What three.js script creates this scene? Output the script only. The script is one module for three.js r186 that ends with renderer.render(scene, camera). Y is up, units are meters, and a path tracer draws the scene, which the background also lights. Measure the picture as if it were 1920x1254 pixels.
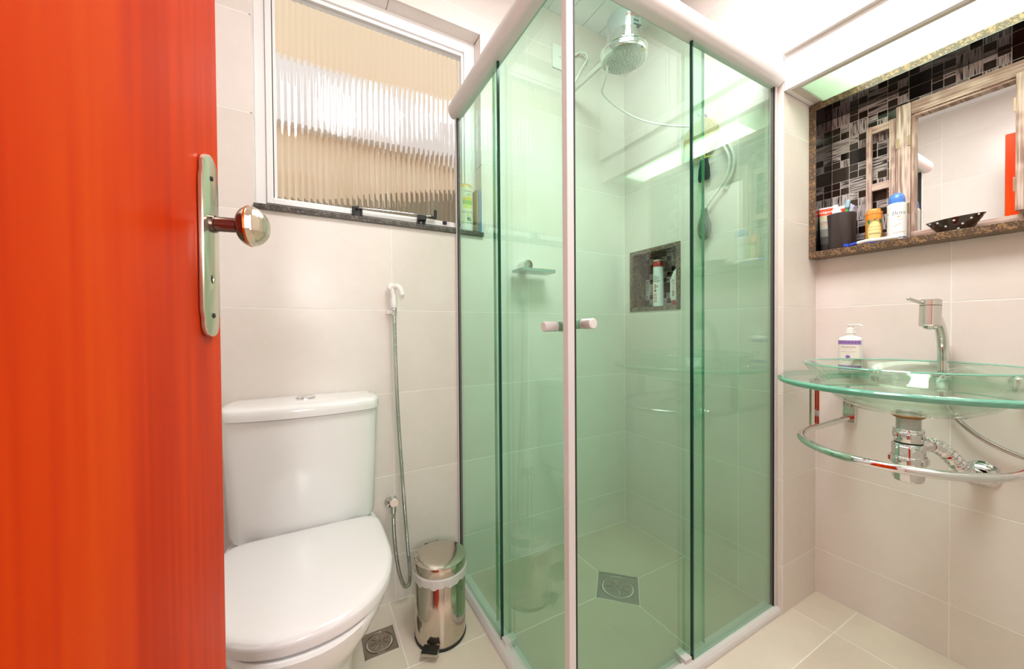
import * as THREE from 'three';
import { RoundedBoxGeometry } from 'three/addons/geometries/RoundedBoxGeometry.js';
import { mergeGeometries, mergeVertices, toCreasedNormals } from 'three/addons/utils/BufferGeometryUtils.js';
import { RectAreaLightUniformsLib } from 'three/addons/lights/RectAreaLightUniformsLib.js';
import { Brush, Evaluator, SUBTRACTION } from 'three-bvh-csg';

// ---------------------------------------------------------------- camera, sky, big lights, exposure
RectAreaLightUniformsLib.init();
const renderer = new THREE.WebGLRenderer({ antialias: true });
renderer.toneMapping = THREE.LinearToneMapping;
renderer.toneMappingExposure = 0.96;
renderer.shadowMap.enabled = true;
const scene = new THREE.Scene();
scene.background = new THREE.Color(0.86, 0.93, 1.0);
scene.backgroundIntensity = 1.65;

const camera = new THREE.PerspectiveCamera(2 * Math.atan(627 / 694.24) * 180 / Math.PI, 1920 / 1254, 0.02, 40);
{
  const [a, b, c] = [28.7591, -0.7123, -0.4134].map((d) => d * Math.PI / 180);
  const F = new THREE.Vector3(Math.sin(a) * Math.cos(b), Math.sin(b), -Math.cos(a) * Math.cos(b));
  const R = new THREE.Vector3(Math.cos(a), 0, Math.sin(a)), U = R.clone().cross(F);
  const R2 = R.clone().multiplyScalar(Math.cos(c)).addScaledVector(U, Math.sin(c));
  const U2 = R.clone().multiplyScalar(-Math.sin(c)).addScaledVector(U, Math.cos(c));
  camera.quaternion.setFromRotationMatrix(new THREE.Matrix4().makeBasis(R2, U2, F.clone().negate()));
  camera.position.set(-1.4261, 0.9926, 1.3919);
}
function areaLight(w, h, color, intensity, at, towards) {
  const l = new THREE.RectAreaLight(color, intensity, w, h);
  l.position.set(...at); l.lookAt(...towards); scene.add(l);
}
const LAMP = [-0.74, 2.405, 0.94];
areaLight(0.70, 0.50, new THREE.Color(1, 0.99, 0.985), 23, [LAMP[0], LAMP[1] - 0.006, LAMP[2]], [LAMP[0], 0, LAMP[2]]);      // ceiling lamp
areaLight(0.14, 0.54, new THREE.Color(1, 1, 0.96), 3.5, [0.116, 1.7955, 1.135], [0.116, 0, 1.135]);                               // lit panel under the cabinet
areaLight(0.34, 0.30, new THREE.Color(1, 0.985, 0.975), 42, [-1.60, 1.42, 2.665], [-1.60, 1.42, 0]);                             // added light behind the camera, standing in for a flash

// ---------------------------------------------------------------- helpers
let seed = 7;
const rnd = () => { seed = (seed * 1664525 + 1013904223) >>> 0; return seed / 4294967296; };
const rr = (a, b) => a + (b - a) * rnd();
const V3 = (x, y, z) => new THREE.Vector3(x, y, z);
const used = new Map();
function numbered(name) { const n = used.get(name) ?? 0; used.set(name, n + 1); return n ? name + '_' + String(n).padStart(3, '0') : name; }
function boxUV(g, s, o) {
  g = g.index ? g.toNonIndexed() : g;
  const p = g.attributes.position, n = new THREE.Vector3(), a = V3(), b = V3(), c = V3(), uv = new Float32Array(p.count * 2);
  for (let i = 0; i < p.count; i += 3) {
    a.fromBufferAttribute(p, i); b.fromBufferAttribute(p, i + 1); c.fromBufferAttribute(p, i + 2);
    n.copy(b).sub(a).cross(c.clone().sub(a));
    const ax = Math.abs(n.x), ay = Math.abs(n.y), az = Math.abs(n.z);
    [a, b, c].forEach((q, k) => {
      const [u, v] = ax >= ay && ax >= az ? [q.z, q.y] : ay >= az ? [q.x, q.z] : [q.x, q.y];
      uv[(i + k) * 2] = u / s + o[0]; uv[(i + k) * 2 + 1] = v / s + o[1];
    });
  }
  g.setAttribute('uv', new THREE.BufferAttribute(uv, 2));
  return g;
}
const clean = (g) => { g = g.index ? g.toNonIndexed() : g.clone(); for (const k of Object.keys(g.attributes)) if (!['position', 'normal', 'uv'].includes(k)) g.deleteAttribute(k); if (!g.attributes.uv) g.setAttribute('uv', new THREE.BufferAttribute(new Float32Array(g.attributes.position.count * 2), 2)); return g; };
const join = (list) => list.length === 1 ? list[0] : mergeGeometries(list.map(clean));
function thing(name, label, category, pos = [0, 0, 0], group, kind) {
  const o = new THREE.Group(); o.name = numbered(name); o.position.set(...pos); scene.add(o);
  if (label) o.userData.label = label;
  if (category) o.userData.category = category;
  if (group) o.userData.group = group;
  if (kind) o.userData.kind = kind;
  return o;
}
const structure = (name, label) => thing(name, label, null, [0, 0, 0], null, 'structure');
function rootOf(o) { while (o.parent && o.parent !== scene) o = o.parent; return o; }
// geometry is given in world axes and places; it is moved into its thing's frame here (turned things pass local geometry)
function part(parent, name, geos, mat, opt = {}) {
  let g = join([geos].flat());
  const root = rootOf(parent);
  if (mat.userData.uv) g = boxUV(g, mat.userData.uv, opt.still ? [0, 0] : [rnd() * 7, rnd() * 7]);
  if (!opt.local) { g = g === geos ? g : g; g.translate(-root.position.x, -root.position.y, -root.position.z); }
  const m = new THREE.Mesh(g, mat); m.name = name; m.castShadow = m.receiveShadow = true; parent.add(m);
  if (opt.label) m.userData.label = opt.label;
  if (opt.kind) m.userData.kind = opt.kind;
  return m;
}
function box(x0, x1, y0, y1, z0, z1, r = 0) {
  const w = Math.abs(x1 - x0), h = Math.abs(y1 - y0), d = Math.abs(z1 - z0);
  const g = r ? new RoundedBoxGeometry(w, h, d, r < 0.002 ? 1 : 3, Math.min(r, w / 2.01, h / 2.01, d / 2.01)) : new THREE.BoxGeometry(w, h, d);
  return g.translate((x0 + x1) / 2, (y0 + y1) / 2, (z0 + z1) / 2);
}
// bevelled slab: 12 side faces with a chamfered front on the axis (for tiles): cheap
function tileGeo(x0, x1, y0, y1, z0, z1) { return box(x0, x1, y0, y1, z0, z1, 0.0009); }
const lathe = (pts, seg = 40, at = [0, 0, 0], axis = 'y') => {
  const g = toCreasedNormals(new THREE.LatheGeometry(pts.map(([r, y]) => new THREE.Vector2(Math.max(r, 0.00001), y)), seg), 0.6);
  if (axis === 'z') g.rotateX(Math.PI / 2);
  if (axis === 'x') g.rotateZ(-Math.PI / 2);
  return g.translate(...at);
};
const curve2 = (pts, n = 40) => new THREE.SplineCurve(pts.map(([x, y]) => new THREE.Vector2(x, y))).getPoints(n).map((p) => [Math.max(0, p.x), p.y]);
const cyl = (r, h, at, axis = 'y', seg = 28, r2 = r) => lathe([[0, -h / 2], [r - 0.0006, -h / 2], [r, -h / 2 + 0.0006], [r2, h / 2 - 0.0006], [r2 - 0.0006, h / 2], [0, h / 2]], seg, at, axis);
function tube(pts, r, seg = 80, rad = 14, closed = false, tension = 0.5) {
  const c = new THREE.CatmullRomCurve3(pts.map((p) => V3(...p)), closed, 'centripetal', tension);
  const g = new THREE.TubeGeometry(c, seg, r, rad, closed);
  if (closed) return g;
  const caps = [0, 1].map((t) => { const s = new THREE.SphereGeometry(r, rad, 8); const p = c.getPoint(t); return s.translate(p.x, p.y, p.z); });
  return mergeGeometries([clean(g), ...caps.map(clean)]);
}
function loft(rings, capA = true, capB = true) {
  const n = rings[0].length, pos = [], idx = [];
  for (const r of rings) for (const p of r) pos.push(p.x, p.y, p.z);
  for (let i = 0; i + 1 < rings.length; i++) for (let j = 0; j < n; j++) { const a = i * n + j, b = i * n + (j + 1) % n; idx.push(a, a + n, b, b, a + n, b + n); }
  const cap = (k, flip) => { const c = V3(); rings[k].forEach((p) => c.add(p)); c.divideScalar(n); const ci = pos.length / 3; pos.push(c.x, c.y, c.z); for (let j = 0; j < n; j++) { const a = k * n + j, b = k * n + (j + 1) % n; flip ? idx.push(ci, b, a) : idx.push(ci, a, b); } };
  if (capA) cap(0, false); if (capB) cap(rings.length - 1, true);
  const g = new THREE.BufferGeometry(); g.setAttribute('position', new THREE.Float32BufferAttribute(pos, 3)); g.setIndex(idx);
  // outward orientation
  let vol = 0; const A = V3(), B = V3(), C = V3(), P = g.attributes.position;
  for (let i = 0; i < idx.length; i += 3) { A.fromBufferAttribute(P, idx[i]); B.fromBufferAttribute(P, idx[i + 1]); C.fromBufferAttribute(P, idx[i + 2]); vol += A.dot(B.clone().cross(C)); }
  if (vol < 0) { for (let i = 0; i < idx.length; i += 3) [idx[i], idx[i + 1]] = [idx[i + 1], idx[i]]; g.setIndex(idx); }
  return toCreasedNormals(g, 0.7);
}
const evaluator = new Evaluator(); evaluator.attributes = ['position', 'normal']; evaluator.useGroups = false;
function cut(g, ...holes) {
  const prep = (q) => { const b = new Brush(clean(q)); b.updateMatrixWorld(); return b; };
  let r = prep(g);
  for (const h of holes) { r = evaluator.evaluate(r, prep(h), SUBTRACTION); r.updateMatrixWorld(); }
  const out = clean(r.geometry); return out;
}
function extrude(shape, depth, bevel = 0, seg = 24) {
  return new THREE.ExtrudeGeometry(shape, { depth, bevelEnabled: bevel > 0, bevelThickness: bevel, bevelSize: bevel, bevelOffset: -bevel, bevelSegments: 2, curveSegments: seg });
}

// ---------------------------------------------------------------- textures
function noise2(w, h, fn) { const a = new Float32Array(w * h); for (let y = 0; y < h; y++) for (let x = 0; x < w; x++) a[y * w + x] = fn(x, y); return a; }
function valueNoise(size, cell, cellY = cell) {                        // tileable, 0..1
  const nx = Math.max(1, Math.round(size / cell)), ny = Math.max(1, Math.round(size / cellY)), g = Array.from({ length: nx * ny }, rnd);
  return noise2(size, size, (x, y) => {
    const fx = x / size * nx, fy = y / size * ny, x0 = Math.floor(fx), y0 = Math.floor(fy), s = (t) => t * t * (3 - 2 * t), tx = s(fx - x0), ty = s(fy - y0);
    const q = (i, j) => g[((j % ny) * nx) + (i % nx)];
    return (q(x0, y0) * (1 - tx) + q(x0 + 1, y0) * tx) * (1 - ty) + (q(x0, y0 + 1) * (1 - tx) + q(x0 + 1, y0 + 1) * tx) * ty;
  });
}
function mapOf(size, colorAt, srgb = true) {                             // colorAt(i, x, y) -> [r, g, b] 0..1
  const d = new Uint8Array(size * size * 4);
  for (let y = 0; y < size; y++) for (let x = 0; x < size; x++) { const i = y * size + x, c = colorAt(i, x, y); for (let k = 0; k < 3; k++) d[i * 4 + k] = Math.max(0, Math.min(255, Math.round(c[k] * 255))); d[i * 4 + 3] = 255; }
  const t = new THREE.DataTexture(d, size, size); t.wrapS = t.wrapT = THREE.RepeatWrapping; t.magFilter = THREE.LinearFilter; t.minFilter = THREE.LinearMipmapLinearFilter; t.generateMipmaps = true;
  if (srgb) t.colorSpace = THREE.SRGBColorSpace; t.needsUpdate = true; return t;
}
function print(w, h, draw) {                                             // flat print on packaging
  const c = document.createElement('canvas'); c.width = w; c.height = h; const x = c.getContext('2d'); draw(x, w, h);
  const t = new THREE.CanvasTexture(c); t.colorSpace = THREE.SRGBColorSpace; t.wrapS = THREE.RepeatWrapping; return t;
}
const text = (x, s, px, py, size, color, font = 'serif', style = '', spread = 0) => {
  x.font = `${style} ${size}px ${font}`; x.fillStyle = color; x.textBaseline = 'middle';
  if (!spread) { x.textAlign = 'center'; x.fillText(s, px, py); return; }
  x.textAlign = 'center'; const n = s.length; for (let i = 0; i < n; i++) x.fillText(s[i], px + (i - (n - 1) / 2) * spread, py);
};
const mix = (a, b, t) => a.map((v, i) => v + (b[i] - v) * t);

// ---------------------------------------------------------------- materials
const S = (p, uv) => { const m = new THREE.MeshPhysicalMaterial(p); if (uv) m.userData.uv = uv; return m; };
const M = {};
{
  const n1 = valueNoise(512, 128), n2 = valueNoise(512, 40), n3 = valueNoise(512, 10), n4 = valueNoise(512, 2);
  const tile = (lo, hi) => mapOf(512, (i) => mix(lo, hi, 0.45 * n1[i] + 0.3 * n2[i] + 0.15 * n3[i] + 0.1 * n4[i]));
  const bump = mapOf(256, (i, x, y) => { const v = 0.6 * n3[(y * 2) * 512 + x * 2] + 0.4 * n4[(y * 2) * 512 + x * 2]; return [v, v, v]; }, false);
  M.wallTile = S({ map: tile([0.895, 0.85, 0.82], [0.945, 0.91, 0.89]), roughness: 0.27, bumpMap: bump, bumpScale: 0.0001 }, 1.1);
  M.floorTile = S({ map: tile([0.855, 0.79, 0.725], [0.92, 0.87, 0.81]), roughness: 0.38, bumpMap: bump, bumpScale: 0.00015 }, 1.1);
  M.showerTileShaded = S({ map: tile([0.755, 0.69, 0.62], [0.825, 0.77, 0.705]), roughness: 0.45, bumpMap: bump, bumpScale: 0.00015 }, 1.1);  // floor tile with the dimmer light of the shower put into its colour
  M.grout = S({ color: 0xf6f1ea, roughness: 0.9 });
  M.plaster = S({ color: 0xf1eeea, roughness: 0.85 });
  M.pvc = S({ color: 0xf0f1f3, roughness: 0.35 });
  M.beige = S({ map: tile([0.88, 0.765, 0.62], [0.92, 0.80, 0.66]), roughness: 0.9 }, 1.3);
  M.ledge = S({ color: 0xe6d9cf, roughness: 0.8 });
  M.dark = S({ color: 0x85775f, roughness: 0.7 });
  M.ceramic = S({ color: 0xf1efee, roughness: 0.12, clearcoat: 0.5, clearcoatRoughness: 0.04 });
  M.seatPlastic = S({ color: 0xe9e5e4, roughness: 0.2 });
  M.chrome = S({ color: 0xdedede, roughness: 0.06, metalness: 1 });
  M.satin = S({ color: 0xd8d4d0, roughness: 0.28, metalness: 1 });
  M.steel = S({ color: 0xc9c0b4, roughness: 0.13, metalness: 1 });
  M.hoseSteel = S({ color: 0xb9bab6, roughness: 0.25, metalness: 1 });
  M.thread = S({ color: 0xdadad6, roughness: 0.35, metalness: 1 });
  M.alu = S({ color: 0xdcd8d6, roughness: 0.32 });
  M.aluWhite = S({ color: 0xf7f4f3, roughness: 0.3 });
  M.black = S({ color: 0x1c1b1a, roughness: 0.45 });
  M.gasket = S({ color: 0x2a2725, roughness: 0.6 });
  M.pane = S({ color: new THREE.Color(0.785, 0.95, 0.865), roughness: 0, transmission: 1, thickness: 0, ior: 1.5 });
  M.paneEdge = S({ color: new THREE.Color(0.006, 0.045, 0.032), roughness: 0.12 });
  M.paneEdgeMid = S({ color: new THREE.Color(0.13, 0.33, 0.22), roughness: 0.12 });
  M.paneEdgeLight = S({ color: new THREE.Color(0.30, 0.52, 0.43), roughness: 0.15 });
  M.bowlPane = S({ color: new THREE.Color(0.90, 0.965, 0.92), roughness: 0, transmission: 1, thickness: 0, ior: 1.5 });
  M.clearPane = S({ color: new THREE.Color(0.93, 0.985, 0.96), roughness: 0, transmission: 1, thickness: 0, ior: 1.5 });
  M.edgeGlow = S({ color: new THREE.Color(0.16, 0.47, 0.34), roughness: 0.1, clearcoat: 1 });
  M.bowlGlass = S({ color: 0xffffff, roughness: 0, transmission: 1, thickness: 0.012, ior: 1.5, attenuationColor: new THREE.Color(0.66, 0.88, 0.72), attenuationDistance: 0.07 });
  M.fluted = S({ color: 0xffffff, roughness: 0.04, transmission: 1, thickness: 0.004, ior: 1.5 });
  M.mirror = S({ color: 0xf2f4f2, roughness: 0.01, metalness: 1 });
  M.whitePlastic = S({ color: 0xf4f2ef, roughness: 0.3 });
  M.cabinet = S({ color: 0xf7f6f5, roughness: 0.3 });
  M.cabinetEdge = S({ color: 0xcfc6bd, roughness: 0.5 });
  M.frosted = S({ color: new THREE.Color(0.74, 0.90, 0.74), roughness: 1, transmission: 0.95, thickness: 0 });
  const glow = (c, k) => S({ color: 0xffffff, emissive: new THREE.Color(...c), emissiveIntensity: k, roughness: 0.6 });
  M.lampGlow = glow([1, 0.96, 0.92], 3); M.tubeGlow = glow([1, 1, 0.97], 22); M.flashGlow = glow([1, 0.95, 0.9], 3);
  // red varnished wood, grain along y
  const g1 = valueNoise(512, 64, 512), g2 = valueNoise(512, 18, 256), g3 = valueNoise(512, 5, 128), g4 = valueNoise(512, 128, 170);
  M.redWood = S({ map: mapOf(512, (i) => { const t = 0.35 * g1[i] + 0.25 * g2[i] + 0.2 * g3[i] + 0.2 * g4[i]; return t < 0.5 ? mix([0.64, 0.10, 0.0], [0.81, 0.225, 0.0], t * 2) : mix([0.81, 0.225, 0.0], [0.88, 0.35, 0.02], (t - 0.5) * 2); }), roughness: 0.35, specularIntensity: 0.2 }, 0.55);
  // granite: dark brown, tan flecks
  const gr = (base, fleck, pale) => mapOf(512, (i) => { const a = n3[i], b = n4[i], c = n2[i]; let k = mix(base, fleck, Math.max(0, Math.min(1, (a * 0.6 + c * 0.4 - 0.42) * 4))); if (b > 0.86) k = mix(k, pale, 0.8); if (b < 0.2) k = mix(k, [0.08, 0.07, 0.06], 0.6); return k; });
  M.granite = S({ map: gr([0.24, 0.19, 0.15], [0.52, 0.41, 0.30], [0.80, 0.70, 0.55]), roughness: 0.12, ior: 1.9 }, 0.22);
  M.graniteRough = S({ map: gr([0.30, 0.23, 0.17], [0.58, 0.44, 0.30], [0.85, 0.74, 0.56]), roughness: 0.4 }, 0.16);
  M.graniteGrey = S({ map: gr([0.25, 0.235, 0.22], [0.42, 0.40, 0.37], [0.75, 0.68, 0.60]), roughness: 0.3 }, 0.2);
  M.polished = S({ color: 0x171412, roughness: 0.05, ior: 2.3 });
  // whitewashed worn wood
  const washed = (seedless, vertical) => mapOf(512, (i, x, y) => { const j = vertical ? i : x * 512 + y; const t = 0.4 * g2[j] + 0.35 * g3[j] + 0.25 * n2[i]; let k = mix([0.60, 0.47, 0.42], [0.83, 0.74, 0.69], Math.max(0, Math.min(1, (t - 0.32) * 3))); const w = 0.6 * g4[j] + 0.4 * g3[j]; if (w > 0.62) k = mix(k, [0.88, 0.83, 0.78], Math.min(1, (w - 0.62) * 6)); return k; });
  M.washV = S({ map: washed(0, true), roughness: 0.7 }, 0.25); M.washH = S({ map: washed(0, false), roughness: 0.7 }, 0.25);
  M.brass = S({ color: 0xb9a98a, roughness: 0.35, metalness: 0.9 });
  M.plate = S({ color: 0xd2cdb8, roughness: 0.22, metalness: 0.85 });
  M.plateDark = S({ color: 0x8d7b70, roughness: 0.25, metalness: 0.9 });
  M.bronze = S({ color: 0x7a6762, roughness: 0.2, metalness: 0.95 });
  M.copperRing = S({ color: 0xe09a5c, roughness: 0.2, metalness: 1 });
  // mosaic glass: black, and black with white scratched lines either way
  M.mosaicBlack = [S({ color: 0x1b1512, roughness: 0.08 }), S({ color: 0x2a221d, roughness: 0.08 }), S({ color: 0x3a332d, roughness: 0.1 })];
  const scratch = (vert, k) => { const a = valueNoise(256, vert ? 3 + k : 90, vert ? 90 : 3 + k), b = valueNoise(256, vert ? 2 : 60, vert ? 60 : 2); return S({ map: mapOf(256, (i) => { const v = 0.55 * a[i] + 0.45 * b[i]; const t = Math.max(0, Math.min(1, (v - 0.30) * 5)); return mix([0.13, 0.11, 0.11], [0.80, 0.77, 0.76], t); }), roughness: 0.1 }, 0.1); };
  M.mosaicV = [scratch(true, 0), scratch(true, 1)]; M.mosaicH = [scratch(false, 0), scratch(false, 1)];
  M.mosaicGrout = S({ color: 0xe9e3dd, roughness: 0.85 });
  const lf = valueNoise(256, 6), lf2 = valueNoise(256, 2);
  M.loofah = S({ map: mapOf(256, (i) => mix([0.70, 0.60, 0.44], [0.90, 0.83, 0.68], 0.6 * lf[i] + 0.4 * lf2[i])), roughness: 0.95, bumpMap: mapOf(256, (i) => { const v = 0.6 * lf[i] + 0.4 * lf2[i]; return [v, v, v]; }, false), bumpScale: 0.002 }, 0.09);
  M.mesh = S({ color: 0x23302c, roughness: 0.8, bumpMap: mapOf(256, (i) => [lf2[i], lf2[i], lf2[i]], false), bumpScale: 0.001 }, 0.06);
  M.bag = S({ color: 0xf3efee, roughness: 0.35, transmission: 0.3, thickness: 0 });
}
const paint = (hex, rough = 0.35, extra = {}) => S({ color: hex, roughness: rough, ...extra });

// ---------------------------------------------------------------- the room
const H = 2.43, ROW0 = 0.167, ROWS = [0, ...Array.from({ length: 8 }, (_, i) => ROW0 + 0.3 * i), H];
const J = 0.0013;
const ZF = 1.53;                                                        // inner face of the doorway wall
function tiles(wall, us, vs, make, mat, holes = [], name = 'tile') {
  for (let i = 0; i + 1 < us.length; i++) for (let k = 0; k + 1 < vs.length; k++) {
    const [u0, u1, v0, v1] = [us[i] + J, us[i + 1] - J, vs[k] + J, vs[k + 1] - J];
    let skip = false; const hit = [];
    for (const h of holes) {
      if (u0 >= h[0] - 1e-4 && u1 <= h[1] + 1e-4 && v0 >= h[2] - 1e-4 && v1 <= h[3] + 1e-4) skip = true;
      else if (u0 < h[1] && u1 > h[0] && v0 < h[3] && v1 > h[2]) hit.push(h[4]);
    }
    if (skip) continue;
    let g = make(u0, u1, v0, v1);
    if (hit.length) g = cut(g, ...hit);
    part(wall, name, g, mat);
  }
}
{ // floor
  const fl = structure('floor', 'beige tiled bathroom floor with pale grout');
  part(fl, 'slab', box(-2.7, 0.5, -0.1, -0.0005, -0.2, 2.85), M.grout);
  const dr = box(-1.2915, -1.1885, -1, 1, 0.1085, 0.2115), sh = box(-0.9, 0.2, -1, 1, -0.1, 0.695);
  const xs = [-1.80, -1.18, -0.56, 0.06, 0.236], zs = [0, 0.297, 0.847, ZF];
  tiles(fl, xs, zs, (a, b, c, d) => tileGeo(a, b, -0.008, 0, c, d), M.floorTile, [[-0.9, 0.2, -0.1, 0.695, sh], [-1.2915, -1.1885, 0.1085, 0.2115, dr]]);
  // shower floor: four pieces round the drain that fall towards it
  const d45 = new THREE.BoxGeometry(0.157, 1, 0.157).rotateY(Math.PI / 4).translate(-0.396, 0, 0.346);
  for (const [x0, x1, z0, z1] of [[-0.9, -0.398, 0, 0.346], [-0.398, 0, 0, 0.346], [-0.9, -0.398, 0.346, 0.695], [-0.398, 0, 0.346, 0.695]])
    part(fl, 'tile', cut(tileGeo(x0 + J, x1 - J, -0.009, 0.0003, z0 + J, z1 - J), d45), M.showerTileShaded);
  part(fl, 'hall_floor', box(-2.6, 0.0, -0.0004, 0, ZF + 0.003, 2.70), M.floorTile);
}
const WIN = [-1.571, -0.80, 1.374, 2.195];
{ // wall behind the toilet, with the window opening
  const w = structure('wall_back', 'beige tiled wall behind the toilet with the window');
  part(w, 'masonry', cut(box(-1.96, 0.42, -0.1, 2.6, -0.18, -0.0005), box(WIN[0] - 0.006, WIN[1] + 0.006, 1.3736, WIN[3] + 0.006, -1, 1)), M.grout);
  tiles(w, [-1.80, -1.738, -1.158, -0.578, 0], ROWS, (a, b, c, d) => tileGeo(a, b, c, d, -0.008, 0), M.wallTile, [[...WIN, box(WIN[0], WIN[1], WIN[2], WIN[3], -1, 1)]]);
  for (const [a, b] of [[-1.571, -1.157], [-1.157, -0.80]]) part(w, 'tile', tileGeo(a + J, b - J, WIN[3], WIN[3] + 0.006, -0.13, -0.0083), M.wallTile);
  for (const [x0, x1] of [[WIN[0] - 0.006, WIN[0]], [WIN[1], WIN[1] + 0.006]]) for (const [a, b] of [[1.392, 1.667], [1.667, 1.967], [1.967, 2.195]]) part(w, 'tile', tileGeo(x0, x1, a + J, b - J, -0.13, -0.0083), M.wallTile);
  const s = structure('trim_1', 'grey granite window sill along the foot of the window');
  part(s, 'sill', box(-1.5705, -0.795, 1.3735, 1.390, -0.16, 0.012, 0.0015), M.graniteGrey);
}
{ // wall on the right of the shower, with its small niche, and the end of that wall
  const w = structure('wall_right', 'beige tiled shower wall on the right with a small niche');
  part(w, 'masonry', cut(box(0.0005, 0.42, -0.1, 2.6, -0.0005, 0.7255), box(-1, 0.098, 1.078, 1.376, 0.038, 0.327)), M.grout);
  tiles(w, [0, 0.574, 0.726], ROWS, (a, b, c, d) => tileGeo(0, 0.008, c, d, a, b), M.wallTile, [[0.038, 0.327, 1.078, 1.376, box(-1, 1, 1.078, 1.376, 0.038, 0.327)]]);
  const r = structure('wall_return', 'narrow beige tiled wall end beside the washbasin');
  tiles(r, [0, 0.236], ROWS, (a, b, c, d) => tileGeo(a, b, c, d, 0.718, 0.726), M.wallTile);
}
{ // wall behind the basin
  const w = structure('wall_basin', 'beige tiled wall behind the glass washbasin');
  part(w, 'masonry', cut(box(0.2365, 0.46, -0.1, 2.6, 0.7255, ZF + 0.15), box(-1, 0.306, 1.25, 1.79, 0.72, 1.36)), M.grout);
  tiles(w, [0.726, 1.057, ZF], ROWS, (a, b, c, d) => tileGeo(0.236, 0.244, c, d, a, b), M.wallTile, [[0.72, 1.362, 1.243, 1.797, box(-1, 1, 1.243, 1.797, 0.72, 1.362)]]);
}
{
  const w = structure('wall_left', 'beige tiled wall on the left behind the open door');
  part(w, 'masonry', box(-1.96, -1.8005, -0.1, 2.6, -0.0005, ZF + 0.15), M.grout);
  tiles(w, [0, 0.58, 1.16, ZF], ROWS, (a, b, c, d) => tileGeo(-1.808, -1.80, c, d, a, b), M.wallTile);
  const f = structure('wall_front', 'wall with the doorway the picture is taken from');
  part(f, 'masonry', cut(box(-1.8005, 0.2365, 0, 2.6, ZF + 0.0006, ZF + 0.12), box(-1.72, -1.02, -1, 2.13, 1, 2)), M.grout);
  tiles(f, [-1.80, -1.22, -0.64, -0.06, 0.236], ROWS, (a, b, c, d) => tileGeo(a, b, c, d, ZF, ZF + 0.008), M.wallTile, [[-1.72, -1.02, -0.1, 2.13, box(-1.72, -1.02, -1, 2.13, 1, 2)]]);
  const t = structure('trim_2', 'red wooden door lining round the doorway');
  part(t, 'jamb', box(-1.72, -1.695, 0, 2.13, ZF - 0.002, ZF + 0.125), M.redWood); part(t, 'jamb', box(-1.045, -1.02, 0, 2.13, ZF - 0.002, ZF + 0.125), M.redWood); part(t, 'head', box(-1.695, -1.045, 2.105, 2.13, ZF - 0.002, ZF + 0.125), M.redWood);
  const h = structure('wall_hall', 'plain plastered walls of the hall outside the door');
  part(h, 'plaster', [box(-2.7, 0.1, 0, 2.6, 2.70, 2.82), box(-2.7, -2.6, 0, 2.6, ZF, 2.70), box(0, 0.1, 0, 2.6, ZF + 0.12, 2.70), box(-2.6, -1.8, 0, 2.6, ZF + 0.03, ZF + 0.12)], M.plaster);
}
{
  const c = structure('ceiling', 'white ceiling of narrow planks');
  part(c, 'slab', box(-2.7, 0.46, 2.44, 2.6, -0.18, 2.82), M.plaster);
  for (let i = 0; i < 21; i++) { const x1 = 0.236 - (i === 0 ? 0 : (0.007 + 0.1 * i) + 0) - 0.0, a = i === 0 ? 0.13 : 0.23 - 0.1 * (i + 1); const b = i === 0 ? 0.236 : 0.23 - 0.1 * i; if (a < -1.81) continue; part(c, 'plank', box(a + 0.001, b - 0.001, 2.43, 2.442, 0, ZF, 0.0015), M.pvc); }
  part(c, 'hall_ceiling', box(-2.6, 0, 2.43, 2.441, ZF + 0.12, 2.70), M.plaster);
}
{ // outside the window: the wall of the light well
  const o = structure('wall_outside', 'beige wall of the light well seen through the window');
  part(o, 'masonry', box(-4, 2, -1.5, 4.6, -1.6, -1.4), M.beige);
  part(o, 'ledge', box(-4, 2, 2.31, 2.72, -1.4, -1.33), M.ledge);
  const sl = new THREE.Shape(); sl.setFromPoints([[-1.8, 1.2], [1.2, 1.2], [1.2, 2.2], [-0.5, 1.915], [-1.2, 1.72], [-1.8, 1.66]].map(([x, y]) => new THREE.Vector2(x, y)));
  part(o, 'roof', extrude(sl, 0.4).translate(0, 0, -1.3), M.dark);
}

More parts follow.
